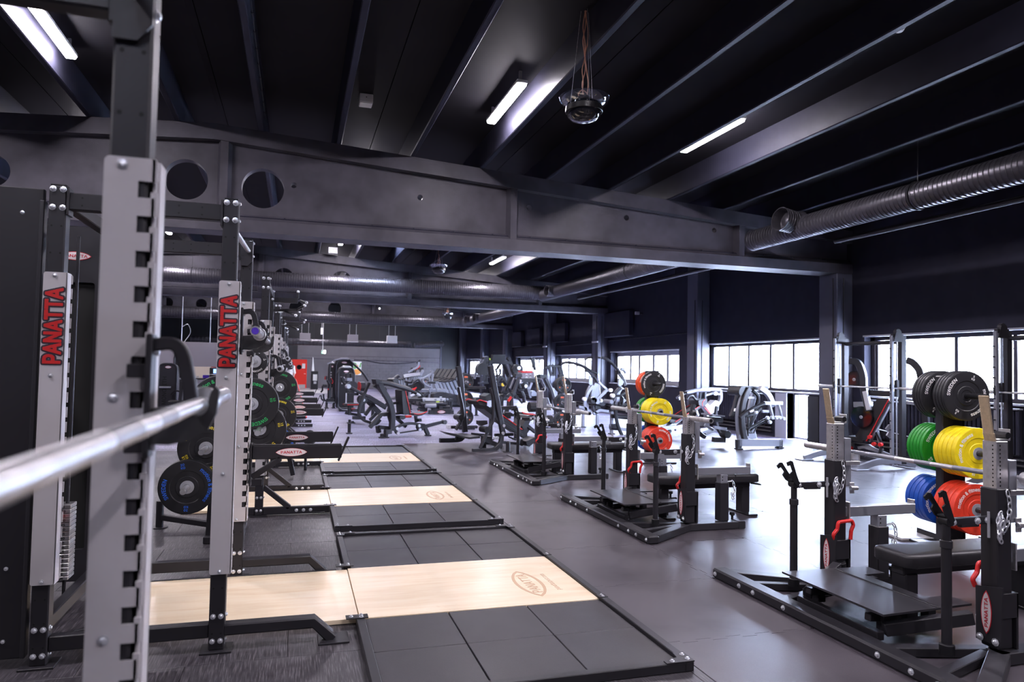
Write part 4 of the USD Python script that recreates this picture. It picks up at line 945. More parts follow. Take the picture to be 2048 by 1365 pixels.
flat_bench('black flat bench inside the nearest combo rack', 4.26, 3.66)
flat_bench('black flat bench inside the middle combo rack', 4.29, 6.86)
flat_bench('black flat bench inside the farthest combo rack', 4.29, 10.08)
for (x, y, e, a, lb), nm, dx, dy, z in zip(CB, ['steel barbell on the nearest combo rack, crossing the colour plates at right', 'barbell on the middle combo rack crossing the yellow plates', 'barbell on the farthest combo rack'], (.71,.598,.71), (-.02,.10,.0), (.995,1.132-.04,.955)):
    barbell(nm, x+dx, y+dy, z, None, 'steel')
t = thing('loose_panel', 'pale board lying on the floor at the foot of the nearest plate tree', 'board', (5.80,5.50,0), -.2); t.part('sheet', MB().box((0,0,.012), (.55,.35,.022), .003), 'lightgrey')  # the tree's base plate under bright light, that brightness painted as pale grey

# ---------------------------------------------------------------- two plate trees with coloured bumper plates
def colour_tree(label, x, y, yaw, which, stacks):
    """stacks: (height, side, [(colour, kg, steel hub)] from the post outwards)."""
    T = thing('plate_tree', label, 'plate tree', (x,y,0), yaw)
    T.part('post', MB().span((-.105,-.04,.02), (.105,.06,1.56), .012), 'frame2')
    T.part('edge_strip', MB().span((.105,-.045,.02), (.118,.065,1.56), .003), 'black')
    T.part('base', MB().span((-.30,-.42,0), (.30,.42,.02), .006), 'frame'); T.part('base_bar', MB().span((-.05,-.40,.02), (.05,.40,.07)), 'frame')
    for txt, h, z in (('motion&fitness', .085, .92), ('PRO', .062, 1.36)):
        g = text_shape(txt, h); T.part('lettering', MB().prism(g, .0015, (.02 if txt != 'PRO' else -.03,-.0405,z), Z3, -X3), 'black', smooth=False, label='black upright lettering '+txt)
    c, s = math.cos(yaw), math.sin(yaw)
    for z, side, items in stacks:
        d = -1 if side == 'front' else 1
        T.part('peg', MB().cyl((0,0,z), (0,d*.46,z), .0245, 20), 'black')
        off = .072
        for k, (col, kg, R, th, steel, tx) in enumerate(items):
            ly = d*(off+th/2); off += th+.002
            pos = ['innermost','second','third','fourth','fifth','sixth'][k]
            if k == len(items)-1: pos = 'outermost'
            lv = 'top' if z > 1.2 else 'middle' if z > .7 else 'bottom'
            plate('col'+col+kg+(which if col in ('black','red') else ''), bumper('pl_'+col, tx, R, th, kg, True, ({'black':1.7,'red':-.2} if which == 'far' else {}).get(col, {'black':-1.5,'yellow':1.75,'red':1.2,'green':-1.8,'blue':1.9,'orange':-1.6}[col]), steel=steel), (x-s*ly, y+c*ly, z), yaw, f'{col} bumper plate, {pos}, on the {lv} {"front" if d < 0 else "rear"} peg of the {which} plate tree')
bk = ('black','5',.225,.036,False,'whiteletter'); ye = ('yellow','15',.225,.056,True,'whiteletter'); re_ = ('red','25',.225,.066,True,'whiteletter'); gr = ('green','10',.225,.044,True,'whiteletter'); bu = ('blue','20',.225,.062,True,'whiteletter'); og = ('orange','25',.225,.066,True,'whiteletter')
colour_tree('dark upright plate tree at the right, loaded with coloured bumper plates', 5.83, 5.16, -.20, 'near', [(1.38,'front',[bk]*4), (.88,'front',[ye]*5), (.385,'front',[re_]*4), (1.38,'rear',[bk]*4), (.88,'rear',[gr]*5), (.385,'rear',[bu]*4)])
colour_tree('dark plate tree in the middle distance behind the middle combo rack', 5.93, 11.15, -.12, 'far', [(1.33,'front',[bk]), (.87,'front',[ye]*6), (.385,'front',[re_]*5), (1.33,'rear',[og]*2), (.87,'rear',[gr]*3), (.385,'rear',[bu]*2)])

# ---------------------------------------------------------------- smith machine and bench by the right-hand window
def smith(label, pts, lean, full=True):
    T = thing('smith_machine', label, 'smith machine', (9.8,10.4,0), world=True)
    (xa, ya), (xb, yb) = pts; u = unit([xb-xa, yb-ya, 0]); n = np.array([-u[1], u[0], 0]); n = -n if n[0] > 0 else n
    A, B = np.array([xa,ya,0.]), np.array([xb,yb,0.])
    for i, P in enumerate((A, B) if full else (A,)):
        T.part('upright', MB().bar(P+[0,0,.08], P+[0,0,2.22], .10, .07, u), 'frame2')
        g = P + n*.22
        T.part('guide_post', MB().bar(g+[0,0,.06], g+[0,0,2.22], .05, .05, u), 'silver')
        pg = MB()
        for k in range(12): pg.cyl(g+[0,0,.35+k*.15], g+n*.06+[0,0,.35+k*.15], .010, 8)
        T.part('stop_peg', pg, 'frame')
        T.part('guide_rod', MB().cyl(P+n*.12+[0,0,.06], P+n*.12+[0,0,2.18], .014), 'chrome')
        T.part('top_arm', MB().bar(P+[0,0,2.22], g+[0,0,2.22], .06, .06), 'frame')
        T.part('pulley', MB().cyl(P+n*.11-u*.02+[0,0,2.27], P+n*.11+u*.03+[0,0,2.27], .065, 20), 'frame2'); T.part('pulley_bracket', MB().prism(sg.Polygon([(-.10,-.12),(.10,-.12),(.05,.06),(-.05,.06)]), .02, P+n*.11+u*.04+[0,0,2.24], n, Z3), 'frame')
        f = P + n*.9
        T.part('foot', MB().rect(spline([P-n*.25+[0,0,.06], P+n*.2+[0,0,.14], P+n*.55+[0,0,.12], f+[0,0,.03]], 5), .10, .06, u).box(f+[0,0,.012], (.26,.2,.02), .004, rz=math.atan2(n[1], n[0])), 'silver')
        T.part('carriage', MB().bar(P+n*.12+[0,0,1.20], P+n*.12+[0,0,1.48], .05, .06, u), 'frame2'); T.part('hook', MB().tube(spline([P+n*.16+[0,0,1.36], P+n*.22+[0,0,1.44], P+n*.26+[0,0,1.38], P+n*.24+[0,0,1.30]], 5), .012, 8), 'frame2')
        T.part('safety_stop', MB().prism(sg.Polygon([(0,-.12),(.10,-.06),(.06,0),(.12,.05),(.05,.12),(0,.12)]), .03, g+[0,0,.62], n, Z3), 'silver')
    if full:
        T.part('smith_bar', MB().cyl(A-u*.42+n*.16+[0,0,1.34], B+u*.42+n*.16+[0,0,1.34], .014).cyl(B+u*.1+n*.16+[0,0,1.34], B+u*.5+n*.16+[0,0,1.34], .025).cyl(A-u*.1+n*.16+[0,0,1.34], A-u*.5+n*.16+[0,0,1.34], .025), 'steel')
        T.part('top_beam', MB().cyl(A+[0,0,2.12], B+[0,0,2.12], .035), 'frame'); T.part('base_beam', MB().bar(A-n*.2+[0,0,.05], B-n*.2+[0,0,.05], .07, .06), 'frame')
    return T
smith('smith machine in front of the nearest big window, with chrome guide rods', ((9.72,10.80),(9.72,9.50)), 0)
smith('second smith machine cut off by the right edge of the picture', ((9.80,7.72),(9.80,6.40)), 0)
# ---------------------------------------------------------------- machines in the middle distance: side frames drawn in the vertical plane they stand in
def K(ox, oy, sc): return lambda *pts: [(ox+x/sc, oy+y/sc) for x, y in pts]
k1, k2, k3, k4 = K(680,740,8.533), K(760,700,10.24), K(900,690,11.378), K(1020,690,9.75)
k5, k6, k7, k8 = K(900,790,9.309), K(1100,690,9.75), K(1320,740,7.314), K(640,700,10.5)
class Mach:
    """A machine whose profile is measured in one plane; t is the depth behind that plane."""
    def __init__(s, name, label, cat, x0, y0, a=0.): s.P = Plane(x0, y0, a); s.T = thing(name, label, cat, (x0,y0,0), world=True); s.n = s.P.n; s.d = s.P.d
    def bar(s, name, pts, w, h, t=0., mat='frame', r=0, spl=False, under=None):
        if name == 'piping':
            for u in (t-h/2, t+h/2): s.tube('piping', pts, .010, u, mat, spl=True, n=6)
            return
        q = s.P.many(pts, t); q = spline(q, 5) if spl else (fillet(q, r) if r else q)
        return s.T.part(name, MB().rect(q, w, h, s.n) if len(q) > 2 else MB().bar(q[0], q[1], h, w, np.cross(s.n, q[1]-q[0])), mat, under=under)
    def tube(s, name, pts, r, t=0., mat='frame', spl=True, n=10, under=None):
        q = s.P.many(pts, t); return s.T.part(name, MB().tube(spline(q, 5) if spl else q, r, n, s.n), mat, under=under)
    def slab(s, name, pts, t0, t1, mat, under=None, rnd=0.):
        q = np.array(s.P.many(pts, 0.)); xy = np.stack([(q-s.P.o)@s.d, q[:, 2]], 1); g = sg.Polygon(xy).buffer(0)
        if rnd: g = g.buffer(-rnd).buffer(rnd, 4)
        return s.T.part(name, MB().prism(g, t1-t0, s.P.o+s.n*t1, s.d, Z3), mat, under=under, smooth=30)
    def cross(s, name, pt, t0, t1, r, mat='frame', sq=False, under=None):
        a, b = s.P(*pt, t0), s.P(*pt, t1)
        return s.T.part(name, MB().bar(a, b, r*2, r*2) if sq else MB().cyl(a, b, r, 16), mat, under=under)
    def foot(s, pt, t=0., w=.14):
        a = s.P(*pt, t); return s.T.part('foot', MB().box((a[0],a[1],.012), (w,w,.024), .006).box((a[0],a[1],max(.03, a[2]/2)), (.07,.07,max(.06, a[2])), .006), 'frame')
    def ground(s, pts, ts=(0.,), mat='frame', w=.07):
        for q in pts:
            for t in ts:
                a = s.P(*q, t); s.T.part('leg_post', MB().span((a[0]-w/2,a[1]-w/2,.02), (a[0]+w/2,a[1]+w/2,max(.06, a[2])), .006), mat); s.T.part('foot', MB().box((a[0],a[1],.012), (w*1.9,w*1.9,.024), .006), 'frame')
    def badge(s, pt, t, a, b): badge(s.T, s.P(*pt, t), s.d, Z3, a, b)

# row machine with curved frame
m = Mach('row_machine', 'plate-loaded row machine with arched dark frame and upright back pad with red piping', 'exercise machine', 2.0, 15.6, .35)
m.bar('main_arch', k1((660,200),(720,340),(800,470),(860,600),(893,760),(890,900),(880,1040)), .12, .10, spl=True)
m.bar('front_post', k1((870,430),(965,540),(985,640),(965,760),(1010,930)), .10, .08, .35, spl=True)
m.bar('rear_loop', k1((585,230),(520,380),(450,560),(408,700),(425,800),(500,880),(600,915)), .055, .06, .25, spl=True)
m.bar('rear_loop', k1((775,870),(720,930),(640,950),(600,915)), .055, .06, .25, spl=True)
m.slab('head_box', k1((590,160),(665,165),(672,245),(612,250)), -.05, .16, 'frame', rnd=.01)
m.tube('press_arm', k1((660,210),(850,240),(1000,285),(1100,310),(1190,345)), .055, 0, 'frame2')
m.tube('press_arm', k1((680,270),(760,310),(880,325)), .045, .3, 'frame2')
m.tube('handle', k1((1180,340),(1240,370),(1300,405)), .035, 0); m.tube('handle', k1((1290,358),(1340,400),(1382,440)), .022, -.1, 'black'); m.tube('handle', k1((1120,345),(1180,370),(1200,360)), .03, .3)
m.bar('rear_strut', k1((545,990),(740,770),(860,755)), .08, .08, .1); m.bar('lower_strut', k1((870,600),(1090,570)), .05, .05, .25); m.bar('lower_strut', k1((810,790),(1150,745)), .05, .05, .2)
m.slab('backrest', k1((1062,345),(1112,338),(1205,755),(1115,775),(1088,740)), .02, .34, 'pad', rnd=.03); m.bar('piping', k1((1118,342),(1208,752)), .02, .34, .18, 'red')
m.slab('seat', k1((1258,742),(1320,750),(1390,745),(1490,705),(1495,730),(1400,780),(1330,795),(1270,775)), 0, .34, 'pad', rnd=.02); m.bar('piping', k1((1262,748),(1325,758),(1395,752),(1488,712)), .016, .345, .17, 'red', spl=True)
m.bar('seat_post', k1((1352,785),(1368,905)), .06, .06, .17); m.slab('seat_box', k1((1380,850),(1430,840),(1435,890),(1385,895)), .1, .24, 'black'); m.tube('red_lever', k1((1145,805),(1250,800)), .03, .1, 'red', spl=False)
m.bar('link_bow', k1((945,990),(1080,935),(1200,915),(1330,928),(1440,945)), .06, .06, spl=True)
m.slab('lever_plate', k1((1305,945),(1340,925),(1430,940),(1740,870),(1790,885),(1785,905),(1440,1000),(1400,1035),(1320,1025),(1302,990)), -.03, .03, 'frame')
m.cross('lever_tip', k1((1775,893))[0], -.06, .06, .05, 'frame2'); m.tube('link_rod', k1((980,1085),(1345,1030)), .018, 0, 'black', spl=False)
m.slab('link_plate', k1((910,985),(945,990),(990,1080),(970,1105),(945,1085)), -.03, .03, 'frame')
for q in k1((960,1003),(975,1083),(1335,955),(1350,1025)): m.cross('pivot_bolt', q, -.06, -.02, .035, 'zinc')
m.bar('front_leg', k1((1445,985),(1500,1105)), .08, .08); m.foot(k1((1500,1110))[0]); m.slab('weight_horn', k1((765,1030),(810,1020),(865,1020),(865,1090),(800,1100),(795,1160),(765,1160)), -.06, .06, 'frame2'); m.foot(k1((780,1160))[0])
m.bar('rear_foot', k1((700,970),(715,1085)), .08, .1, .15); m.foot(k1((715,1092))[0], .0); m.bar('base_bar', k1((700,985),(840,1000),(890,1010)), .08, .08, .1); m.foot(k1((560,985))[0], 1.2); m.bar('rear_leg', k1((1120,850),(1270,1000)), .07, .07, .4)
m.slab('mid_plate', k1((700,240),(870,330),(880,420),(790,420),(720,330)), .2, .26, 'frame'); m.slab('centre_box', k1((1040,800),(1130,790),(1140,830),(1100,855),(1045,845)), .05, .3, 'black')
m.slab('chest_roll', k1((1015,170),(1060,145),(1105,175),(1125,260),(1090,285),(1030,250)), .3, .6, 'pad', rnd=.03)

# bicep bench with a long lever
m = Mach('curl_machine', 'seated lever machine with two round-edged seats and a long chrome-ended lever', 'exercise machine', 1.55, 19.6, .25)
m.tube('long_lever', k1((95,280),(330,400),(480,470)), .045, -.2, 'frame2', spl=False); m.bar('long_lever', k1((430,455),(590,548),(740,640)), .13, .07, -.2); m.cross('lever_cap', k1((95,280))[0], -.28, -.12, .06, 'zinc')
m.cross('cam_wheel', k1((350,505))[0], -.22, -.05, .125, 'black'); m.cross('cam_hub', k1((355,512))[0], -.25, -.2, .04, 'zinc')
for s_, t0 in (((80,575,275,612), -.2), ((590,560,770,600), .3)):
    a, b, c, d_ = s_; m.slab('seat', k1((a,b),(c,b-5),(c,d_),(a+15,d_)), t0, t0+.34, 'pad', rnd=.02); m.bar('piping', k1((a,(b+d_)/2),(c,(b+d_)/2-4)), .018, .35, t0+.17, 'red')
m.bar('seat_post', k1((150,615),(155,770)), .07, .07, -.05); m.bar('seat_post', k1((655,605),(640,850)), .07, .07, .4); m.bar('arm_rest', k1((120,415),(300,415)), .07, .1, -.05, 'pad'); m.bar('arm_post', k1((355,560),(355,740)), .13, .09, -.1); m.bar('arm_post', k1((180,690),(360,690)), .08, .07, -.1)
m.bar('base_bar', k1((215,820),(430,822)), .09, .09); m.bar('base_bar', k1((130,745),(400,790)), .07, .07, .2); m.foot(k1((215,885))[0]); m.foot(k1((165,850))[0], .0); m.bar('cross_frame', k1((425,775),(585,560)), .09, .08); m.bar('cross_frame', k1((480,520),(700,745)), .13, .08, .1); m.bar('cross_frame', k1((550,870),(720,700)), .08, .07, .2)
m.tube('swing_grip', k1((215,265),(170,240),(140,200),(130,140)), .03, .5, 'frame2'); m.slab('grip_pad', k1((115,130),(150,125),(185,210),(150,225)), .45, .6, 'black', rnd=.01); m.cross('cam_disc', k1((275,290))[0], .3, .38, .15, 'frame2'); m.tube('roller_pad', k1((430,300),(520,300)), .14, .5, 'pad', spl=False); m.tube('roller_ring', k1((426,300),(436,300)), .143, .5, 'red', spl=False)
m.slab('red_knob', k1((175,660),(235,655),(235,680),(180,685)), -.12, .0, 'red'); m.slab('twin_pad', k1((255,70),(300,60),(310,160),(270,165)), .7, .9, 'pad', rnd=.02); m.slab('twin_pad', k1((330,60),(385,75),(385,210),(335,205)), .7, .9, 'pad', rnd=.02); m.slab('top_block', k1((245,150),(330,150),(330,200),(245,200)), .6, .8, 'silver')

# selectorised towers
def selector(label, px0, px1, ptop, pbot, Y, depth, lever):
    P = Plane(0, Y); a, b = P(px0, pbot), P(px1, pbot); z1 = P((px0+px1)/2, ptop)[2]; x0, x1 = a[0], b[0]; w = x1-x0
    T = thing('weight_machine', label, 'exercise machine', ((x0+x1)/2,Y,0)); h = w/2
    sh = sg.box(-h, .06, h, z1-.03).buffer(-min(.14,h*.5)).buffer(min(.14,h*.5), 6)
    T.part('shroud', MB().prism(sh, depth, (0,depth,0), X3, Z3), 'black'); T.part('base', MB().span((-h*.72,-.03,0), (h*1.1,depth+.03,.13), .008), 'frame')
    e = [(-h*.98,-.01,.12),(-h*.98,-.01,z1-.2),(-h*.75,-.01,z1),(h*.75,-.01,z1),(h*.98,-.01,z1-.2),(h*.98,-.01,.6)]
    T.part('frame_tube', MB().tube(fillet(e, min(.12,h*.5)), .035, 10, -Y3), 'frame2'); T.part('frame_tube', MB().tube(fillet([np.array(q)+[0,depth+.02,0] for q in e], min(.12,h*.5)), .035, 10, -Y3), 'frame2')
    T.part('foot_tube', MB().tube(fillet([(-h*.98,-.01,.5),(-h*.98,-.01,.16),(-h*.4,-.01,.05),(h*1.2,-.01,.05)], .2), .035, 10, -Y3), 'frame2')
    T.part('slot', MB().span((h*.02,-.012,.35), (h*.12,.01,z1-.3), .002), 'hole'); T.part('stack', MB().span((-h*.02,-.016,.22), (h*.14,-.004,.62), .002), 'steel'); T.part('selector_knob', MB().ball((h*.06,-.03,.80), .025), 'red')
    T.part('instruction_card', MB().span((-h*.62,-.008,z1*.60), (-h*.12,-.002,z1*.83), .002), 'frame')
    for i in range(2):
        for j in range(3): T.part('picture', MB().span((-h*.56+i*h*.22,-.0095,z1*(.63+j*.065)), (-h*.56+i*h*.22+h*.15,-.008,z1*(.63+j*.065)+.05), .0005), 'lightgrey', smooth=False)
    badge(T, (0,-.010,z1-.115), X3, Z3, h*.34, .035, red=True, text=False)
    T.part('top_grip', MB().tube(fillet([(-h*.8,.1,z1-.02),(-h*.4,.05,z1+.05),(h*.4,.05,z1+.05),(h*.8,.1,z1-.05)], .08), .028, 8, -Y3), 'chrome')
    return T, x0, x1, z1
T, x0, x1, z1 = selector('front black weight-stack machine with red oval badge, left of the row machine', 674, 707, 736.5, 823, 24.5, .5, False)
T, x0, x1, z1 = selector('taller black weight-stack tower behind the front one, with pull-down bar', 669, 703, 719.5, 818, 27.5, .6, True)
h = (x1-x0)/2
T.part('pull_down_bar', MB().tube(spline([(-h*2.0,-.05,z1-.18),(-h*1.1,-.05,z1-.02),(0,-.05,z1+.03),(h*1.1,-.05,z1-.02)], 5), .03, 8), 'chrome'); T.part('pull_down_bar', MB().tube(spline([(h*.5,-.1,z1),(h*1.4,-.1,z1-.25),(h*2.3,-.1,z1-.52),(h*2.9,-.1,z1-.8)], 5), .04, 8), 'frame2')
selector('black weight-stack tower seen edge-on behind the other two', 657, 668, 728, 808, 30.5, .55, False)
m = Mach('leg_machine', 'small dark seated machine with two round pads and red grips left of the weight towers', 'exercise machine', 1.35, 26.5, 0)
m.slab('pad', k8((115,555),(150,545),(160,570),(150,630),(120,630),(105,600)), 0, .3, 'pad', rnd=.02); m.slab('pad', k8((200,590),(240,595),(270,650),(265,700),(235,700),(205,640)), 0, .3, 'pad', rnd=.02)
m.bar('piping', k8((112,630),(104,600),(118,556)), .03, .3, .15, 'red'); m.bar('piping', k8((235,598),(268,650),(266,700)), .03, .3, .15, 'red'); m.tube('frame_tube', k8((150,640),(180,700),(210,740),(200,800),(200,1010)), .035); m.bar('seat', k8((60,760),(150,760)), .1, .35, .1, 'pad'); m.tube('grip', k8((165,835),(210,820)), .03, 0, 'red', spl=False)
m.tube('frame_tube', k8((75,930),(80,1010),(120,1070),(300,1080)), .035); m.tube('frame_tube', k8((30,960),(40,1040),(100,1090)), .03, .3); m.bar('base_bar', k8((130,1045),(300,1045)), .06, .06); m.bar('base_bar', k8((150,1105),(300,1105)), .06, .06, -.2, 'silver'); m.bar('post', k8((60,760),(55,860),(20,900)), .06, .06, .2)

m.ground(k8((140,1100),(290,1100)), (-.2,.2))
# weight trees with tri-grip plates
def grip_build(T):
    R, t = .205, .042
    prof = [(.027,-t/2),(.055,-t/2),(.06,-t/2+.012),(R-.035,-t/2+.012),(R-.028,-t/2),(R-.004,-t/2),(R,-t/2+.006),(R,t/2-.006),(R-.004,t/2),(R-.028,t/2),(R-.035,t/2-.012),(.06,t/2-.012),(.055,t/2),(.027,t/2),(.027,-t/2)]
    T.part('disc', turn(MB().lathe(prof, n=40), (0,0,0), X3, Z3), 'rubber', smooth=30); T.part('hub', turn(MB().lathe([(.0255,-t/2-.002),(.034,-t/2-.002),(.034,t/2+.002),(.0255,t/2+.002)], n=20), (0,0,0), X3, Z3), 'zinc')
    g = MB(); lab = MB()
    for k in range(3):
        a = .5+k*2*PI/3; pts = [(.10*math.cos(a-.42),.10*math.sin(a-.42)),(.162*math.cos(a-.40),.162*math.sin(a-.40)),(.168*math.cos(a),.168*math.sin(a)),(.162*math.cos(a+.40),.162*math.sin(a+.40)),(.10*math.cos(a+.42),.10*math.sin(a+.42)),(.09*math.cos(a),.09*math.sin(a))]
        g.prism(sg.Polygon(pts).buffer(.006), .003, (0,-t/2+.0125,0), X3, Z3)
        for dr in (0,): lab.prism(sa.rotate(sg.box(-.042,-.019,.042,.019), math.degrees(a+PI/3+PI/2), origin=(0,0)).buffer(.002), .004, (.125*math.cos(a+PI/3),-t/2+.012,.125*math.sin(a+PI/3)), X3, Z3) if k == 0 else lab.prism(sg.Point(0,0).buffer(.019 if k == 1 else .015), .004, (.125*math.cos(a+PI/3),-t/2+.012,.125*math.sin(a+PI/3)), X3, Z3)
    T.part('grip_hole', g, 'hole'); T.part('orange_mark', lab, 'orange', smooth=False, label='orange weight marks')
def grip_tree(label, which, x, y, zs, ns, yaw, base):
    T = thing('weight_tree', label, 'weight tree', (x,y,0), yaw)
    T.part('post', MB().span((-.05,-.05,.02), (.05,.05,1.42), .008), 'frame'); T.part('foot', MB().span((-.38,-.06,0), (.38,.06,.07), .01).span((-.06,-.45,0), (.06,.45,.07), .01).span((-.2,-.42,.0), (.2,-.30,.10), .01), 'frame'); T.part('end_foot', MB().span((-.42,-.10,0), (-.34,.10,.09), .006), base)
    c, s = math.cos(yaw), math.sin(yaw)
    for z, n, lv in zip(zs, ns, ('top','middle','bottom')):
        T.part('peg', MB().cyl((0,0,z), (0,-.36,z), .0245), 'chrome')
        for k in range(n):
            ly = -.085-k*.046; plate('grip', grip_build, (x-s*ly, y+c*ly, z), yaw, f'black tri-grip plate, {"front" if k == n-1 else ORD[n-1-k]} one on the {lv} peg of the {which} grip-plate tree')
grip_tree('dark weight tree with tri-grip plates left of the hack squat', 'left', 4.12, 17.8, (1.19,.75,.30), (3,3,4), .05, 'lightgrey')
grip_tree('dark weight tree with tri-grip plates behind the farthest combo rack', 'right', 6.45, 17.0, (1.16,.72,.28), (4,2,2), .05, 'frame')

# hip-thrust bench in front of the treadmills
m = Mach('hip_machine', 'low dark hip-thrust machine with pale rollers and a yellow tag, in front of the bikes', 'exercise machine', 4.3, 23.2, .05)
kh = K(840,780,22.75)
m.bar('rail', kh((270,440),(1330,450)), .06, .06, .5, 'lightgrey'); m.bar('rail', kh((330,490),(1160,500)), .05, .05, .3, 'lightgrey'); m.slab('sled', kh((170,625),(1240,610),(1250,680),(200,690)), 0, .5, 'frame2', rnd=.01); m.tube('roller', kh((240,740),(720,730)), .07, -.02, 'silver', spl=False); m.tube('roller', kh((760,745),(1380,790)), .05, .1, 'frame2', spl=False)
m.slab('belt_pad', kh((330,800),(860,790),(860,900),(640,910),(430,830)), .1, .5, 'pad', rnd=.02); m.bar('base_bar', kh((520,1005),(1440,1000)), .18, .1, 0); m.bar('side_bar', kh((0,900),(420,900)), .16, .1, .3); m.bar('leg', kh((475,930),(475,1140)), .12, .12); m.bar('leg', kh((1440,930),(1440,1140)), .12, .12); m.bar('leg', kh((40,850),(40,970)), .12, .12, .3); m.foot(kh((475,1140))[0]); m.foot(kh((1440,1140))[0])
m.slab('column', kh((870,760),(1040,760),(1030,960),(870,960)), 0, .3, 'frame'); m.badge(kh((950,1005))[0], -.06, .14, .05); m.slab('yellow_tag', kh((730,525),(880,525),(880,575),(730,575)), -.01, .0, 'lime'); m.bar('upright', kh((245,500),(245,600)), .05, .05, .3); m.bar('upright', kh((1200,500),(1170,610)), .05, .05, .3); m.bar('upright', kh((1170,780),(1170,930)), .3, .1, .3)
for q in kh((245,510),(790,465),(1050,465),(1205,510),(1330,450)): m.cross('cap', q, .2, .26, .035, 'silver')

# hack squat
m = Mach('hack_squat', 'hack squat machine with two slanted dark rails, hoop handles and red-piped back pad', 'exercise machine', 3.2, 12.85, .25)
m.bar('rail', k3((920,480),(1005,960))+k5((985,720)), .10, .075, 0); m.bar('rail', k3((600,500),(660,830))+k5((625,760)), .10, .075, .75)
m.bar('skid', k5((960,740),(945,880),(870,985),(760,1035),(420,1052)), .085, .07, 0, spl=True, mat='frame2'); m.bar('skid', k5((615,790),(580,860),(480,915),(140,925)), .085, .07, .75, spl=True)
m.tube('hoop_handle', k3((925,985),(975,1200),(980,1330))+k5((800,470),(720,640),(560,1000)), .032, 0); m.tube('hoop_handle', k3((530,990),(575,1250),(600,1350))+k5((520,420),(440,610),(380,700)), .032, .6); m.bar('hoop_bar', k3((530,985),(920,985)), .05, .05, .2, 'frame2')
for q, t in ((k5((445,460))[0], .62), (k5((665,650))[0], .05)): m.cross('grip_roller', q, t-.12, t+.12, .06, 'black')
m.slab('shoulder_pad', k5((545,130),(600,110),(740,150),(740,215),(610,200)), .1, .55, 'pad', rnd=.02); m.bar('piping', k5((545,130),(605,105),(735,148)), .02, .46, .32, 'red')
m.slab('back_pad', k5((640,180),(720,195),(930,320),(1405,660),(1410,700),(1380,745),(900,430),(700,280)), .12, .5, 'pad', rnd=.02); m.bar('piping', k5((930,315),(1400,655)), .02, .39, .31, 'red'); m.bar('carriage_rail', k5((1000,520),(1390,770)), .06, .06, .1, 'black')
m.slab('foot_plate', k5((120,735),(260,780),(400,795),(575,775),(590,815),(380,835),(250,800)), .05, .75, 'frame2'); m.bar('plate_strut', k5((320,820),(300,890)), .06, .06, .4)
m.slab('mount', k5((630,500),(790,500),(800,560),(680,600),(630,560)), .2, .3, 'frame2'); m.slab('gusset', k5((810,380),(950,480),(930,560),(840,440)), -.02, .05, 'frame'); m.badge(k5((873,190))[0], -.045, .03, .12) if False else None
m.bar('tie_bar', k5((980,780),(1320,765)), .06, .06, .3, 'frame2'); m.bar('floor_bar', k5((1085,912),(1450,945)), .05, .06, .3); m.bar('lower_link', k5((590,770),(900,800)), .06, .06, .4); m.bar('lower_link', k5((680,840),(1010,980)), .08, .06, .1); m.tube('thin_rod', k5((1190,800),(1330,860)), .015, .2, 'black', spl=False)
m.slab('heel_box', k5((1470,880),(1640,800),(1670,850),(1640,890),(1530,975),(1480,940)), .1, .4, 'frame'); m.bar('heel_strut', k5((1430,860),(1480,960)), .07, .07, .25); m.bar('heel_strut', k5((1440,790),(1560,610)), .14, .10, .25); m.bar('heel_strut', k5((1540,590),(1690,715)), .06, .07, .2); m.slab('calf_pad', k5((1500,400),(1560,385),(1590,410),(1480,640),(1410,655),(1400,600)), .1, .5, 'pad', rnd=.02)
m.cross('post_stub', k5((1053,960))[0], -.001, .001, .001, 'black') if False else None
P0 = m.P(*k5((1052,1050))[0]); 
t = thing('floor_post', 'short round-topped dark storage post with base disc beside the hack squat', 'post', (3.80,12.68,0)); t.part('base', MB().lathe([(0,.012),(.09,.012),(.095,.006),(.095,0),(0,0)]), 'frame2'); t.part('pin', MB().lathe([(.04,.01),(.04,.17),(.035,.185),(.02,.20),(0,.205)]), 'frame')
m.slab('pivot_block', k5((735,790),(860,790),(840,940),(740,945)), .15, .35, 'black'); m.foot(k5((780,945))[0], .3)
for q in k5((965,715),(980,575),(860,800),(810,800)): m.cross('bolt', q, -.06, -.03, .03, 'zinc')

# leg-curl bench behind the farthest combo rack
m = Mach('leg_curl', 'lying leg curl bench with red-piped pads and a foam roller', 'exercise machine', 4.7, 14.3, .1)
m.slab('pad', k5((1280,335),(1360,325),(1480,365),(1700,380),(1700,415),(1470,410),(1360,375)), .0, .4, 'pad', rnd=.02); m.bar('piping', k5((1340,322),(1390,355),(1500,368),(1700,378)), .02, .41, .2, 'red', spl=True); m.tube('foam_roller', k5((1850,492),(1965,492)), .11, .2, 'pad', spl=False); m.tube('foam_roller', k5((1575,245),(1700,245)), .11, .3, 'pad', spl=False)
m.bar('base_bar', k5((950,290),(1440,270)), .08, .08, .6, 'frame2'); m.bar('base_bar', k5((970,385),(1260,380)), .05, .05, .3); m.bar('leg', k5((1170,340),(1170,460)), .12, .12, .3, 'frame2'); m.bar('arm', k5((1200,60),(1030,380)), .10, .08, .8, 'frame2'); m.bar('strut', k5((1380,20),(1450,110),(1460,330)), .07, .07, .9, 'frame2'); m.tube('red_grip', k5((1215,140),(1275,55)), .03, .4, 'red', spl=False)
m.slab('weight_bank', k5((905,60),(1010,0),(1040,60),(960,160),(930,150)), .8, 1.2, 'rubber', rnd=.02)

m.ground(k5((955,290),(1435,270)), (.6,)); m.ground(k5((1480,410),(1690,410)), (.2,))
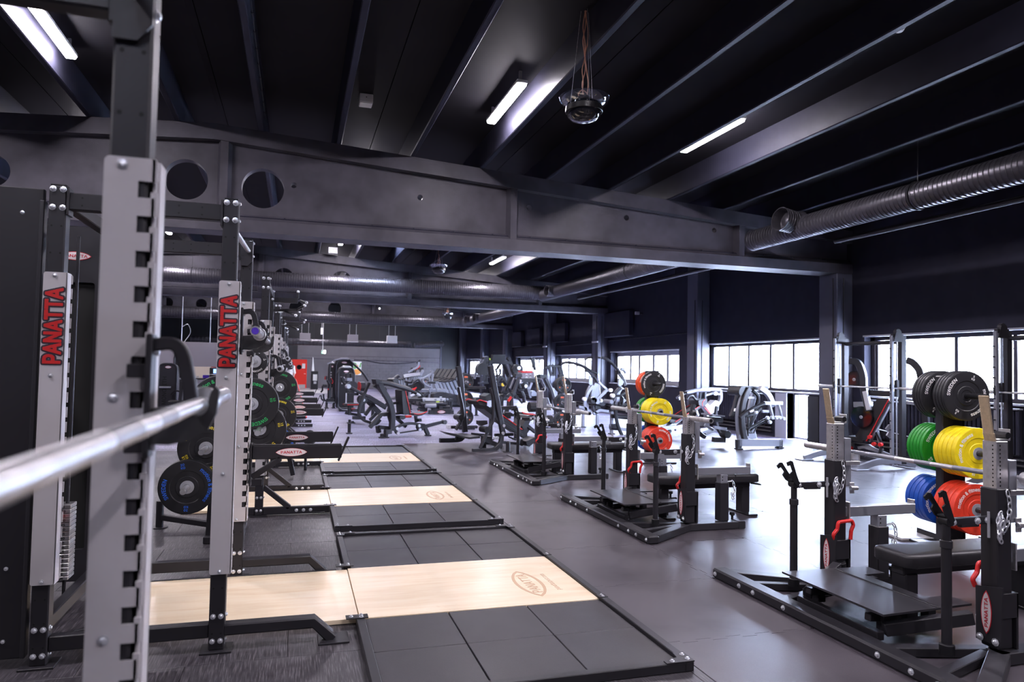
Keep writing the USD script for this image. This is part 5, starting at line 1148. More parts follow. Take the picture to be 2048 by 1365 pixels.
# two large leg-press frames
def aframe(label, x0, y0, a, legs, boxes, extra):
    m = Mach('leg_press', label, 'exercise machine', x0, y0, a)
    for p, w, t, mt in legs: m.bar('leg', p, w, .10, t, mt)
    for p, t0, t1, mt in boxes: m.slab('box', p, t0, t1, mt, rnd=.01)
    extra(m); return m
def ex1(m):
    m.ground(k3((620,1240),(1340,1240)), (.1,.9)); m.bar('side_base', k3((620,1270),(640,1240)), .08, .8, .5)
    m.bar('cross_beam', k3((880,400),(1350,405)), .11, .1, .0); m.cross('weight_disc', k3((720,550))[0], -.2, .1, .2, 'rubber'); m.cross('weight_disc', k3((1510,565))[0], -.2, .1, .18, 'rubber'); m.cross('hub', k3((1510,530))[0], -.3, -.2, .06, 'zinc'); m.slab('lime_tag', k3((890,295),(920,310),(925,350),(900,350)), -.01, .01, 'lime')
    m.tube('cable_loop', k3((1070,540),(1090,600),(1120,760)), .03, .2, 'black'); m.tube('cable_loop', k3((1170,540),(1165,680),(1000,760)), .03, .2, 'black'); m.slab('sled', k3((1050,880),(1260,880),(1260,950),(1050,950)), .3, .5, 'frame'); m.cross('yellow_cap', k3((1260,915))[0], .28, .34, .06, 'yellowdot'); m.tube('safety_bar', k3((800,695),(880,695)), .03, .0, 'frame2', spl=False); m.bar('sled_rail', k3((700,880),(950,880)), .06, .06, .4, 'frame2'); m.bar('base_bar', k3((560,1250),(1400,1250)), .1, .1, .5)
    m.bar('strut', k3((1130,860),(1220,720)), .08, .06, .3, 'frame2'); m.bar('strut', k3((1240,740),(1350,860)), .08, .06, .3); m.bar('strut', k3((1150,1060),(1400,1150)), .07, .07, -.2, 'black')
aframe('tall far leg press with a black board between its raised arms', 6.3, 22.4, .0, [(k3((860,290),(700,520)), .10, 0, 'frame2'), (k3((800,330),(680,540),(620,780)), .07, .4, 'silver'), (k3((880,300),(880,480),(860,850)), .12, .3, 'frame'), (k3((850,420),(740,830)), .08, 0, 'frame2'), (k3((1330,300),(1480,640)), .10, 0, 'frame2'), (k3((1270,420),(1380,720)), .10, .3, 'frame'), (k3((1240,430),(1160,560)), .06, .5, 'frame2'), (k3((1360,720),(1460,700)), .05, .2, 'frame'), (k3((1320,440),(1430,730)), .05, .15, 'silver')],
       [(k3((968,225),(1250,228),(1245,380),(950,380)), -.05, .15, 'black'), (k3((750,280),(860,260),(870,320),(750,335)), -.1, .1, 'frame2'), (k3((1300,285),(1350,290),(1370,340),(1290,340)), -.1, .1, 'frame')], ex1)
def ex2(m):
    m.ground(k3((1290,1290),), (.4,)); m.ground(k4((955,1335),), (0,)); m.ground(k5((1012,400),), (0,)); m.bar('base_bar', k5((1012,400),(1460,385)), .07, .08, .3)
    m.bar('cross_beam', k3((1600,810),(2040,815)), .11, .1, .0); q = m.slab('plate_rack', k3((1620,620),(1930,615),(1940,700),(1920,785),(1640,780)), .05, .3, 'partition'); m.bar('red_edge', k3((1630,618),(1880,618)), .06, .3, .15, 'red')
    for c in k3((1750,680),(1840,675),(1750,745),(1840,745)): m.slab('vent', [(c[0]-2.2,c[1]+1.2),(c[0]-1,c[1]-1.6),(c[0]+1.4,c[1]-1.4),(c[0]+2.3,c[1]+1.0),(c[0]+.6,c[1]+.2),(c[0]-.8,c[1]+.2)], .03, .06, 'white')
    m.tube('peg', k3((1150,1060),(1400,1150)), .045, -.1, 'black', spl=False); m.tube('peg', k3((1560,1030),(1720,1020)), .04, .1, 'frame2', spl=False); m.cross('peg_cap', k3((1700,930))[0], -.1, .05, .09, 'black'); m.cross('peg_hub', k3((1690,940))[0], -.14, -.1, .05, 'zinc'); m.slab('weight_bank', k3((1140,1180),(1280,1120),(1290,1250),(1180,1360),(1110,1330)), .2, .7, 'rubber', rnd=.03)
    m.slab('badge_plate', k3((1575,790),(1610,800),(1605,870),(1570,880)), -.07, -.055, 'oval'); m.bar('strut', k4((150,900),(360,1160)), .05, .06, .5, 'frame2')
aframe('nearer leg press frame with ribbed plate box and red edge on its beam', 5.9, 19.4, .05, [(k3((1500,740),(1330,1140),(1290,1300)), .07, .4, 'frame'), (k3((1575,760),(1390,1240))+k5((1010,400)), .09, 0, 'frame2'), (k3((1520,760),(1420,1000)), .04, .2, 'silver'), (k3((1640,900),(1760,1180),(1770,1330)), .08, .3, 'frame2'), (k4((590,680),(660,960)), .09, .4, 'frame'), (k4((690,650),(800,880),(900,1200),(960,1340)), .10, 0, 'frame2'), (k4((650,680),(740,860)), .05, .2, 'silver'), (k4((770,1040),(830,1200)), .04, .2, 'silver'), (k3((1330,820),(1500,1080)), .06, .5, 'frame'), (k4((600,250),(620,450)), .07, .6, 'black'), (k4((560,250),(640,500)), .05, .6, 'black')],
       [(k3((1480,660),(1610,660),(1620,735),(1470,735)), -.1, .15, 'frame2'), (k4((560,585),(680,580),(720,640),(570,650)), -.1, .2, 'black')], ex2)
m = Mach('climber_frame', 'dark upright frame with three broad straps behind the right grip-plate tree', 'exercise machine', 8.3, 22.6, .0)
for q in (((740,420),(770,420),(850,600),(800,610)), ((835,425),(880,425),(890,610),(850,610)), ((940,430),(1010,430),(1060,600),(1050,700),(1000,640))): m.slab('upright', k4(*q), 0, .1, 'frame')
m.bar('top_bar', k4((680,450),(790,410),(1010,430)), .07, .07, 0, 'black'); m.bar('top_horn', k4((800,415),(845,385)), .05, .05, 0, 'black'); m.bar('top_horn', k4((930,440),(940,390)), .05, .05, 0, 'black'); m.bar('lower_frame', k4((880,840),(880,1250)), .2, .1, 0, 'silver'); m.bar('lower_frame', k4((1060,820),(1090,1250)), .12, .1, 0, 'silver'); m.bar('base', k4((860,1240),(1110,1240)), .12, .3, 0, 'frame')
m.ground(k4((880,1250),(1090,1250)), (0,))
m = Mach('bike', 'pale rounded exercise bike seen between the leg press frames', 'exercise machine', 9.3, 27.5, .0)
m.slab('body', k4((410,1000),(430,900),(480,895),(530,950),(540,990),(440,1010)), 0, .3, 'silver', rnd=.03); m.bar('post', k4((340,740),(420,1040)), .08, .08, .1, 'silver'); m.bar('post', k4((440,740),(380,900)), .08, .08, .1, 'silver'); m.bar('base', k4((100,1230),(460,1230)), .1, .3, 0, 'silver'); m.tube('bars', k4((220,730),(260,800),(250,900)), .05, 0, 'silver')

# two tall arched pull machines by the windows
def arch_machine(label, x0, y0, a, arcs, frames, seat, extra):
    m = Mach('pull_machine', label, 'exercise machine', x0, y0, a)
    for p, r, t, mt in arcs: m.tube('arched_arm', p, r, t, mt)
    for p, w, t, mt in frames: m.bar('frame_tube', p, w, .07, t, mt, spl=len(p) > 2)
    m.slab('seat', seat, .1, .45, 'pad', rnd=.02); extra(m)
def ea1(m):
    m.ground(k6((690,1290),(970,1355)), (.15,), 'silver')
    m.slab('pivot_plate', k6((765,640),(800,610),(830,660),(830,770),(790,800),(760,760)), 0, .04, 'silver'); m.slab('pivot_plate', k6((850,600),(890,620),(910,720),(920,790),(880,800),(850,700)), .3, .34, 'silver'); m.cross('hole_disc', k6((875,718))[0], .28, .3, .035, 'hole')
    m.slab('shield', k6((1000,740),(960,820),(900,960),(885,1060),(980,1030),(1040,960)), .2, .26, 'silver', rnd=.02); m.slab('seat_box', k6((925,1150),(1040,1180),(1030,1260),(930,1260)), .15, .4, 'black'); m.cross('knee_roller', k6((830,1085))[0], -.1, .4, .09, 'frame'); m.cross('knee_roller', k6((900,1090))[0], -.1, .4, .09, 'silver'); m.tube('cable', k6((990,570),(1010,640),(1040,980)), .015, .2, 'white')
    for q in k6((970,1085),(655,1055),(1165,885),(820,1050)): m.cross('cap', q, -.1, 0, .05, 'white')
    m.slab('block', k6((695,480),(750,480),(760,540),(700,530)), .0, .1, 'frame2')
arch_machine('arched pull machine with long curved arms reaching over the window, left of two', 7.75, 17.7, .0,
    [(k6((220,375),(280,352),(350,345),(560,380),(720,460),(800,510)), .035, 0, 'frame'), (k6((560,370),(740,435),(880,560),(950,640),(1000,720)), .035, .3, 'frame'), (k6((700,480),(760,540),(840,630)), .03, .0, 'frame2'), (k6((850,510),(910,535),(985,570)), .025, .2, 'black'), (k6((1175,990),(1180,990)), .01, 0, 'black')],
    [(k6((840,800),(760,900),(700,1040),(675,1160),(700,1280)), .08, 0, 'silver'), (k6((870,810),(810,940),(800,1100),(815,1300)), .08, .3, 'silver'), (k6((960,760),(905,870),(880,1000),(890,1110)), .09, .2, 'silver'), (k6((1000,725),(1170,885)), .06, .2, 'silver'), (k6((1170,885),(950,1100)), .08, .2, 'silver'), (k6((900,1200),(920,1300),(970,1360)), .07, .2, 'frame2'), (k6((560,1210),(680,1240),(790,1310)), .08, 0, 'silver'), (k6((900,1360),(1010,1290),(1200,1310)), .08, .2, 'silver'), (k6((1070,860),(900,1000)), .05, .3, 'frame')],
    k6((910,1140),(1090,1130),(1110,1150),(1100,1190),(1060,1200),(920,1160)), ea1)
def ea2(m):
    m.ground(k6((1205,1300),), (0,), 'silver')
    m.slab('pivot_plate', k6((1335,700),(1380,650),(1440,720),(1420,780),(1360,820),(1330,790)), 0, .04, 'silver'); m.slab('pivot_plate', k6((1480,650),(1530,650),(1510,780),(1470,800)), .3, .34, 'silver'); m.tube('side_grip', k6((1150,990),(1310,990),(1350,1030),(1340,1150)), .03, -.2, 'black', spl=False); m.cross('cap', k6((1150,985))[0], -.25, -.15, .05, 'white'); m.slab('top_block', k6((1390,850),(1450,850),(1450,870),(1390,870)), 0, .2, 'silver'); m.cross('long_roller', k6((1170,1110))[0], -.1, .3, .05, 'silver')
    kk = K(1200,720,6.825); m.bar('rear_wheel', kk((165,600),(170,760),(200,900),(255,1030)), .07, .07, -.2, 'black', spl=True); m.tube('long_peg', kk((135,765),(350,785)), .05, -.1, 'black', spl=False); m.tube('floor_roller', kk((140,915),(250,920)), .08, 0, 'frame2', spl=False); m.bar('base_bar', kk((250,940),(400,960)), .08, .08, 0, 'silver')
arch_machine('arched pull machine with long curved arms reaching over the window, right of two', 7.6, 15.9, .0,
    [(k6((830,290),(900,252),(990,245)), .025, .5, 'black'), (k6((1000,245),(1080,275),(1180,340),(1280,440),(1370,550)), .035, 0, 'frame'), (k6((1185,260),(1260,290),(1360,370),(1430,470),(1470,580)), .035, .4, 'frame'), (k6((1000,248),(1190,262)), .025, .2, 'frame'), (k6((1350,480),(1420,480)), .03, .2, 'silver'), (k6((1480,480),(1540,495),(1580,560)), .04, .3, 'silver')],
    [(k6((1385,560),(1440,640),(1500,800)), .08, .1, 'frame2'), (k6((1380,840),(1290,920),(1230,1040),(1200,1160),(1210,1300)), .08, 0, 'frame2'), (k6((1500,830),(1430,960),(1415,1170)), .09, .3, 'silver'), (k6((1410,860),(1340,970),(1300,1100)), .07, .2, 'silver'), (k6((1440,1170),(1530,1080)), .07, .2, 'silver'), (k6((1460,1010),(1560,950)), .05, .3, 'frame'), (k6((1410,1160),(1500,1140)), .08, .2, 'frame')],
    k6((1430,1180),(1560,1150),(1560,1190),(1440,1210)), ea2)

# incline chest machine and standing arch machine by the big window
m = Mach('incline_press', 'silver incline press with long red-piped bench below the big window', 'exercise machine', 9.2, 15.3, .2)
m.tube('press_arm', k7((380,335),(560,300),(720,300)), .05, 0, 'silver'); m.tube('press_arm', k7((720,300),(900,300),(1000,305)), .045, .3, 'silver'); m.tube('handle', k7((255,440),(320,375),(385,340)), .03, 0, 'frame'); m.slab('grip', k7((250,405),(310,360),(325,375),(265,445)), -.05, .05, 'silver'); m.bar('rear_post', k7((1005,310),(1010,440),(950,540),(900,650)), .09, .09, .3, 'silver', spl=True); m.bar('rear_arc', k7((870,540),(855,660),(880,840),(960,980)), .08, .08, .1, 'frame', spl=True)
m.slab('bench_pad', k7((215,790),(240,765),(600,530),(620,560),(270,790)), .05, .4, 'pad', rnd=.01); m.bar('piping', k7((240,765),(600,530)), .02, .36, .22, 'red'); m.bar('bench_rail', k7((200,850),(690,480)), .10, .12, .2, 'silver'); m.slab('head_pad', k7((560,450),(650,430),(690,420),(690,500),(630,540),(570,520)), .0, .35, 'pad', rnd=.03); m.bar('piping', k7((625,535),(620,480),(660,432)), .02, .36, .18, 'red', spl=True)
m.slab('cover', k7((690,510),(740,500),(770,530),(860,450),(910,470),(900,600),(790,655)), .1, .3, 'lightgrey', rnd=.01); m.slab('cover_edge', k7((685,560),(700,560),(780,650),(770,660)), .08, .1, 'red'); m.bar('base_bar', k7((170,940),(740,880)), .09, .09, .1, 'silver'); m.bar('base_bar', k7((20,860),(220,840),(240,880)), .10, .08, .0, 'silver'); m.bar('leg', k7((730,650),(720,860)), .08, .08, .1, 'silver'); m.bar('leg', k7((795,640),(795,830)), .08, .08, .3, 'silver'); m.bar('diag', k7((240,870),(720,770)), .06, .06, .2, 'silver'); m.bar('leg', k7((150,880),(110,950)), .07, .07, 0); m.tube('hook', k7((430,440),(470,390),(520,390),(560,440),(620,430),(630,330)), .03, .1, 'frame'); m.bar('strut', k7((700,300),(700,490)), .06, .05, .1); m.bar('strut', k7((720,310),(750,380),(860,350),(980,370)), .05, .05, .2, 'silver'); m.bar('seat', k7((170,755),(270,760)), .07, .3, .2, 'pad'); m.bar('foot_bar', k7((630,940),(780,880)), .06, .2, 0, 'frame2'); m.cross('pulley', k7((865,350))[0], .1, .15, .05, 'white'); m.bar('arm_link', k7((560,570),(600,680)), .05, .05, .1, 'silver')
m.slab('weight_arm', k7((90,490),(180,480),(190,540),(120,560)), .3, .5, 'silver'); m.bar('weight_arm', k7((30,440),(100,500)), .1, .1, .3, 'black'); m.bar('weight_arm', k7((120,550),(210,650)), .06, .06, .3, 'silver')
m = Mach('arch_press', 'standing machine with tall twin arched side frames under the big window', 'exercise machine', 9.0, 12.6, .05)
m.bar('side_arch', k7((1300,275),(1235,420),(1205,560),(1197,720),(1210,880),(1245,1030)), .11, .09, 0, 'frame2', spl=True); m.bar('side_arch', k7((1460,285),(1360,400),(1300,540),(1280,680),(1285,850),(1300,1030)), .10, .09, .3, 'silver', spl=True); m.bar('side_arch', k7((1460,265),(1560,340),(1620,440),(1650,540)), .11, .09, 0, 'silver', spl=True); m.bar('side_arch', k7((1510,370),(1465,560),(1450,720),(1470,860),(1510,1030)), .12, .09, .3, 'silver', spl=True); m.bar('outer_ring', k7((1300,300),(1380,290),(1470,330),(1530,420),(1480,640),(1380,860),(1340,990)), .06, .06, .2, 'frame', spl=True)
m.bar('top_bar', k7((1290,265),(1640,275)), .08, .08, .15, 'frame2'); m.slab('head_pad', k7((1160,300),(1190,250),(1240,235),(1295,245),(1300,290),(1240,330),(1180,390),(1155,340)), .0, .4, 'black', rnd=.03); m.bar('back_rail', k7((1175,380),(1130,560),(1080,690)), .07, .07, .1, 'frame'); m.slab('badge_plate', k7((1105,570),(1125,565),(1115,610),(1098,610)), .03, .05, 'oval')
m.bar('grip_arm', k7((1475,485),(1740,488)), .07, .06, -.1, 'silver'); m.bar('grip_arm', k7((1370,410),(1470,418)), .05, .05, .2, 'lightgrey'); m.bar('grip_arm', k7((1590,620),(1680,620)), .05, .05, .2, 'silver'); m.tube('handle', k7((1550,500),(1610,720)), .032, -.1, 'silver', spl=False); m.tube('handle', k7((1680,500),(1740,715)), .032, -.1, 'silver', spl=False); m.tube('lever', k7((1120,700),(1220,620),(1320,560),(1420,515),(1480,490)), .04, -.1, 'frame'); m.bar('lever', k7((1240,680),(1380,640),(1480,560)), .05, .05, .0, 'frame', spl=True); m.slab('badge_plate', k7((1235,600),(1300,570),(1300,600),(1250,620)), -.16, -.14, 'oval')
m.tube('tie_rod', k7((1280,865),(1590,690)), .02, .0, 'black', spl=False); m.tube('tie_rod', k7((1380,880),(1680,700)), .02, .1, 'black', spl=False); m.tube('tie_rod', k7((1330,990),(1530,600)), .03, .2, 'frame', spl=False); m.tube('tie_rod', k7((1460,950),(1540,760)), .015, .2, 'black', spl=False); m.tube('tie_rod', k7((1340,640),(1330,980)), .02, .1, 'black', spl=False)
for q in k7((1345,620),(1510,700),(1580,690),(1640,695),(1690,695),(1545,760),(1745,710)): m.cross('bolt', q, -.16, -.10, .035, 'zinc')
m.bar('front_bar', k7((1120,1062),(1740,1065)), .14, .10, -.05, 'silver'); m.bar('front_post', k7((1125,1020),(1125,1140)), .10, .10, -.05, 'frame2'); m.bar('front_post', k7((1722,1020),(1722,1140)), .10, .10, -.05, 'frame2'); m.foot(k7((1125,1140))[0], -.05); m.foot(k7((1722,1142))[0], -.05)
m.bar('rear_curve', k7((865,540),(850,650),(855,780),(890,900),(960,990),(1040,1050)), .08, .09, .9, 'frame', spl=True); m.bar('rear_beam', k7((950,1050),(1120,1060)), .10, .10, .4, 'frame'); m.slab('seat', k7((900,665),(1085,685),(1085,705),(900,690)), .3, .7, 'silver', rnd=.005); m.slab('seat_block', k7((980,720),(1100,720),(1105,800),(960,790)), .4, .7, 'pad', rnd=.02); m.bar('base_strut', k7((1000,870),(1190,900)), .06, .06, .5, 'silver'); m.bar('base_strut', k7((780,830),(1010,835)), .09, .09, .7, 'silver'); m.bar('base_strut', k7((910,840),(1040,920)), .05, .05, .6, 'silver'); m.bar('base_curve', k7((780,840),(800,920),(880,930)), .06, .06, .7, 'silver', spl=True); m.tube('cross_pipe', k7((1280,900),(1430,960)), .05, .2, 'black', spl=False); m.bar('cross_plate', k7((1340,980),(1450,980)), .10, .10, .2, 'silver'); m.cross('stack', k7((1130,970))[0], .3, .5, .08, 'black')

# row of treadmills facing the windows, bikes left of them, air bike and cross trainer
TP = None
for i in range(6):
    x, y = 6.30, 27.6+i*.86
    lb = ['nearest treadmill in the row before the far windows', 'second treadmill in the far row', 'third treadmill in the far row', 'fourth treadmill in the far row', 'fifth treadmill in the far row', 'farthest treadmill in the row'][i]
    if TP is None:
        TP = t = thing('treadmill', lb, 'treadmill', (x,y,0))
        t.part('deck', MB().span((-1.75,-.36,.06), (.25,.36,.22), .03), 'frame2'); t.part('belt', MB().span((-1.70,-.25,.215), (-.1,.25,.226), .003), 'black'); t.part('motor_cover', MB().prism(sg.Polygon([(-.55,0),(-.5,.35),(-.3,.42),(.2,.42),(.36,.2),(.38,0)]).buffer(.02), .62, (-.30,.31,.02), X3, Z3), 'frame')
        for s in (-1, 1): t.part('upright', MB().bar((.22,s*.38,.10), (-.28,s*.38,1.15), .05, .10, X3), 'silver'); t.part('hand_rail', MB().tube(spline([(-.28,s*.38,1.12),(-.55,s*.38,1.02),(-.85,s*.38,.98)], 5), .03, 8), 'frame')
        t.part('console', MB().bar((-.33,0,1.10), (-.10,0,1.47), .62, .07, X3), 'black'); t.part('cross_bar', MB().span((-.36,-.38,1.06), (-.22,.38,1.14), .01), 'frame')
    else: dup(TP, (x,y,0), 0, lb)
BP = None
for i in range(6):
    x, y = 4.75+.25*i, 33.4+i*.85; lb = ['nearest exercise bike in the far left row', 'second exercise bike in the far left row', 'third exercise bike in the far left row', 'fourth exercise bike in the far left row', 'fifth exercise bike in the far left row', 'farthest exercise bike in the left row'][i]
    if BP is None:
        BP = t = thing('exercise_bike', lb, 'exercise bike', (x,y,0))
        t.part('base', MB().span((-.6,-.05,0), (.6,.05,.08), .01).span((-.6,-.25,0), (-.5,.25,.06)).span((.5,-.25,0), (.6,.25,.06)), 'silver'); t.part('body', MB().prism(sg.Polygon([(-.25,.1),(.35,.1),(.42,.4),(.3,.65),(0,.6),(-.25,.35)]).buffer(.03), .14, (0,.07,0), X3, Z3), 'frame'); t.part('console_post', MB().bar((.28,0,.6), (.42,0,1.25), .06, .08, X3), 'silver'); t.part('console', MB().bar((.36,0,1.2), (.46,0,1.5), .34, .05, X3), 'black')
        t.part('seat_post', MB().bar((-.2,0,.35), (-.28,0,.9), .05, .06, X3), 'silver'); t.part('saddle', MB().box((-.30,0,.93), (.28,.22,.08), .03), 'black'); t.part('handlebar', MB().tube(spline([(.15,-.24,1.12),(.35,-.22,1.08),(.40,0,1.05),(.35,.22,1.08),(.15,.24,1.12)], 5), .02, 8), 'black')
    else: dup(BP, (x,y,0), 0, lb)
k9 = K(780,690,9.75)
m = Mach('cross_trainer', 'cross trainer with bent pale arms in front of the far treadmills', 'exercise machine', 4.9, 25.6, .0)
m.tube('swing_arm', k9((820,525),(760,600),(650,660),(640,720),(700,790),(800,830)), .035, 0, 'silver'); m.tube('swing_arm', k9((790,590),(700,640),(610,680),(600,720)), .035, .3, 'silver'); m.cross('grip_end', k9((815,525))[0], -.05, .05, .06, 'silver'); m.bar('mast', k9((850,565),(830,700),(790,900),(770,1050)), .08, .08, .15, 'silver'); m.bar('mast', k9((775,600),(860,900)), .06, .06, .3, 'silver'); m.bar('mast', k9((905,770),(960,930)), .06, .06, .3, 'silver'); m.bar('console', k9((760,740),(890,740)), .08, .3, .15, 'frame2'); m.bar('console', k9((850,735),(980,740)), .08, .1, .3, 'silver'); m.slab('fly_cover', k9((830,1060),(860,960),(940,930),(1080,935),(1140,970),(1180,1080)), 0, .4, 'frame', rnd=.05); m.bar('pedal_bar', k9((560,1050),(780,930)), .09, .09, .1, 'frame'); m.bar('base', k9((370,1075),(1230,1085)), .10, .5, .2, 'frame'); m.slab('maker_mark', k9((965,1015),(1010,1010),(1015,1025),(970,1028)), -.004, 0, 'white'); m.slab('red_dot', k9((733,712),(748,712),(748,728),(733,728)), .5, .52, 'orange'); m.slab('deck', k9((600,890),(1200,880),(1220,930),(620,940)), .8, 1.3, 'silver')
m.ground(k9((400,1080),(1200,1085)), (0,.4))
m = Mach('fan_bike', 'dark round-cased trainer with red seat and raised bent arms before the far wall', 'exercise machine', 3.85, 24.4, .0)
m.slab('case', k9((520,720),(570,715),(640,790),(640,850),(570,910),(500,920),(450,850),(470,760)), 0, .3, 'black', rnd=.05); m.slab('red_seat', k9((425,865),(500,830),(515,815),(515,840),(470,890),(440,890)), -.1, .2, 'red', rnd=.01); m.bar('long_arm', k9((350,540),(430,490),(530,430),(550,335)), .06, .06, -.1, 'silver', spl=True); m.bar('long_arm', k9((510,355),(580,300)), .06, .05, -.1, 'frame'); m.slab('red_guard', k9((475,480),(540,450),(580,400),(582,425),(550,465),(490,492)), -.1, 0, 'red'); m.bar('beam', k9((270,615),(440,585),(580,570)), .11, .1, 0, 'lightgrey'); m.bar('beam', k9((270,640),(440,610)), .08, .08, .2, 'frame'); m.bar('grip_post', k9((500,590),(550,515)), .09, .09, 0, 'silver'); m.bar('grip_post', k9((580,600),(635,515)), .09, .09, 0, 'silver'); m.cross('cap', k9((545,512))[0], -.05, .05, .05, 'silver'); m.cross('cap', k9((632,512))[0], -.05, .05, .05, 'silver'); m.tube('hand_tube', k9((440,740),(500,690),(545,680),(590,730),(650,790),(650,850)), .04, -.1, 'frame2'); m.tube('hand_tube', k9((300,720),(420,740),(470,690)), .04, .2, 'frame2'); m.bar('leg', k9((330,700),(330,570)), .06, .06, .2, 'silver'); m.bar('leg', k9((400,920),(400,1060)), .08, .08, .2, 'silver'); m.bar('leg', k9((360,720),(360,1000)), .07, .07, .3, 'frame'); m.bar('base', k9((370,1075),(680,1075)), .08, .4, .1, 'frame'); m.slab('dumb_bell', k9((350,1110),(450,1130),(440,1165),(370,1150)), -.4, -.2, 'black'); m.bar('lower_rail', k9((400,1000),(520,950),(600,985)), .07, .07, 0, 'lightgrey'); m.tube('tilt_bar', k9((15,720),(180,600)), .05, .2, 'frame2', spl=False); m.tube('tilt_bar', k9((60,720),(210,610)), .05, .35, 'frame2', spl=False)

m.ground(k9((390,1078),(660,1078)), (0,.3))
# ---------------------------------------------------------------- by the right-hand window: radiators, adjustable bench, chest press
for i, (y0, y1, lb) in enumerate([(8.6,11.75,'dark ribbed radiator under the nearest big window'), (14.95,17.7,'dark ribbed radiator under the second big window')]):
    t = thing('radiator', lb, 'radiator', (XW-.1,(y0+y1)/2,.3), world=True); n = int((y1-y0)/.085)
    rb = MB()
    for k in range(n): rb.span((XW-.13,y0+k*.085,.30), (XW-.06,y0+k*.085+.062,1.02), .012)
    t.part('fin', rb, 'wall', kind='stuff'); t.part('back', MB().span((XW-.075,y0,.28), (XW-.05,y1,1.04)), 'walldark'); t.part('top_grille', MB().span((XW-.15,y0,1.03), (XW-.03,y1,1.055)), 'sill'); t.part('bracket', MB().span((XW-.06,y0+.2,.2), (XW-.004,y0+.26,.9)).span((XW-.06,y1-.26,.2), (XW-.004,y1-.2,.9)), 'frame')
k10 = K(1640,640,4.264)
m = Mach('adjustable_bench', 'adjustable bench with red-piped tilted back pad beside the smith machine', 'bench', 9.95, 11.2, -1.15)
m.slab('back_pad', k10((300,995),(490,668),(585,670),(590,690),(400,1040),(380,1030)), .0, .06, 'pad', rnd=.01)
m.bar('pad_frame', k10((400,1040),(585,690)), .06, .10, .10, 'silver'); m.bar('piping', k10((398,1036),(588,680)), .02, .03, 0, 'red'); m.slab('seat_pad', k10((230,990),(340,1005),(370,1030),(360,1050),(230,1020)), 0, .3, 'pad', rnd=.01)
m.bar('ladder', k10((460,950),(500,1120)), .06, .06, .15, 'silver'); m.bar('ladder', k10((470,960),(520,1060),(500,1140)), .04, .05, .05, 'frame'); m.slab('rack_plate', k10((330,1090),(420,1080),(590,1150),(590,1165),(400,1110)), .05, .1, 'silver'); m.bar('base', k10((290,1100),(380,1080),(520,1180)), .06, .08, .2, 'silver'); m.bar('base', k10((260,1050),(250,1120)), .05, .05, .1); m.bar('floor_beam', k10((520,1190),(800,1255)), .07, .09, .3, 'frame2')
for q in k10((430,1000),(465,1060),(520,1065),(265,1095)): m.cross('red_knob', q, -.06, .02, .035, 'red')
m = Mach('chest_press', 'chest press with curved dark arms and small plates in front of the window', 'exercise machine', 10.12, 10.75, -1.2)
m.bar('curved_arm', k10((255,350),(320,365),(355,430),(370,500),(375,590),(400,700),(420,780)), .12, .10, 0, 'frame2', spl=True); m.bar('curved_arm', k10((745,345),(800,370),(850,430),(870,520),(880,640)), .12, .10, 0, 'frame2', spl=True); m.bar('white_arm', k10((395,610),(430,770)), .08, .06, -.05, 'lightgrey')
m.bar('cross_beam', k10((400,620),(640,635)), .10, .10, .1); m.bar('cross_beam', k10((250,725),(400,725)), .10, .10, .2, 'silver'); m.bar('cross_beam', k10((640,700),(800,720)), .06, .06, .2, 'silver'); m.bar('lower_post', k10((400,760),(400,950)), .10, .10, .15, 'frame'); m.bar('lower_post', k10((860,640),(880,1000)), .10, .10, .15, 'frame'); m.bar('base', k10((400,950),(800,1050)), .10, .10, .25, 'frame')
P = m.P
for q, r, lb in ((k10((300,510))[0], .16, 'upper'), (k10((360,830))[0], .20, 'lower')):
    c = P(*q, -.02); a = -1.2; t = thing('disc_plate', f'{lb} small dark weight plate on the chest press by the window', 'weight plate', c, a)
    t.part('disc', turn(MB().lathe([(.03,-.02),(r*.5,-.02),(r*.55,-.01),(r*.85,-.01),(r*.88,-.022),(r-.01,-.022),(r,-.012),(r,.012),(r-.01,.022),(.03,.022),(.03,-.02)], n=32), (0,0,0), X3, Z3), 'blackgloss'); t.part('hub', turn(MB().cyl((0,0,-.03), (0,0,.03), .03), (0,0,0), X3, Z3), 'steel')
    m.cross('horn', q, -.06, .16, .02, 'chrome')

# ---------------------------------------------------------------- far wall
YW = YBK-.03
d = thing('door_2', 'bright red door with a round porthole and steel kick plate in the far wall', 'door', (.2,YW,0), world=True, kind='structure')
x0, x1, zt = -.27, .63, 1.83
d.part('frame', MB().span((x0-.04,YW-.06,0), (x0+.03,YW,zt+.06)).span((x1-.03,YW-.06,0), (x1+.04,YW,zt+.06)).span((x0-.04,YW-.06,zt), (x1+.04,YW,zt+.06)), 'reddoor')
leaf = sg.box(x0+.03, .01, x1-.03, zt).difference(sg.Point(.18, 1.38).buffer(.145, 20)); d.part('leaf', MB().prism(leaf, .04, (0,YW,0), X3, Z3), 'reddoor', smooth=False)
d.part('porthole', MB().cyl((.18,YW-.03,1.38), (.18,YW-.01,1.38), .15, 32), 'blackgloss'); d.part('porthole_ring', MB().tube([(.18+.15*math.cos(a),YW-.045,1.38+.15*math.sin(a)) for a in np.arange(25)*2*PI/24], .014, 8, Y3), 'black'); d.part('kick_plate', MB().span((x0+.04,YW-.05,.02), (x1-.04,YW-.04,.25)), 'steel'); d.part('handle', MB().cyl((.50,YW-.10,.95), (.60,YW-.10,.95), .015).cyl((.50,YW-.10,.95), (.50,YW-.03,.95), .012), 'steel'); d.part('notice', MB().span((.36,YW-.046,1.30), (.56,YW-.041,1.62), .001), 'white', smooth=False)
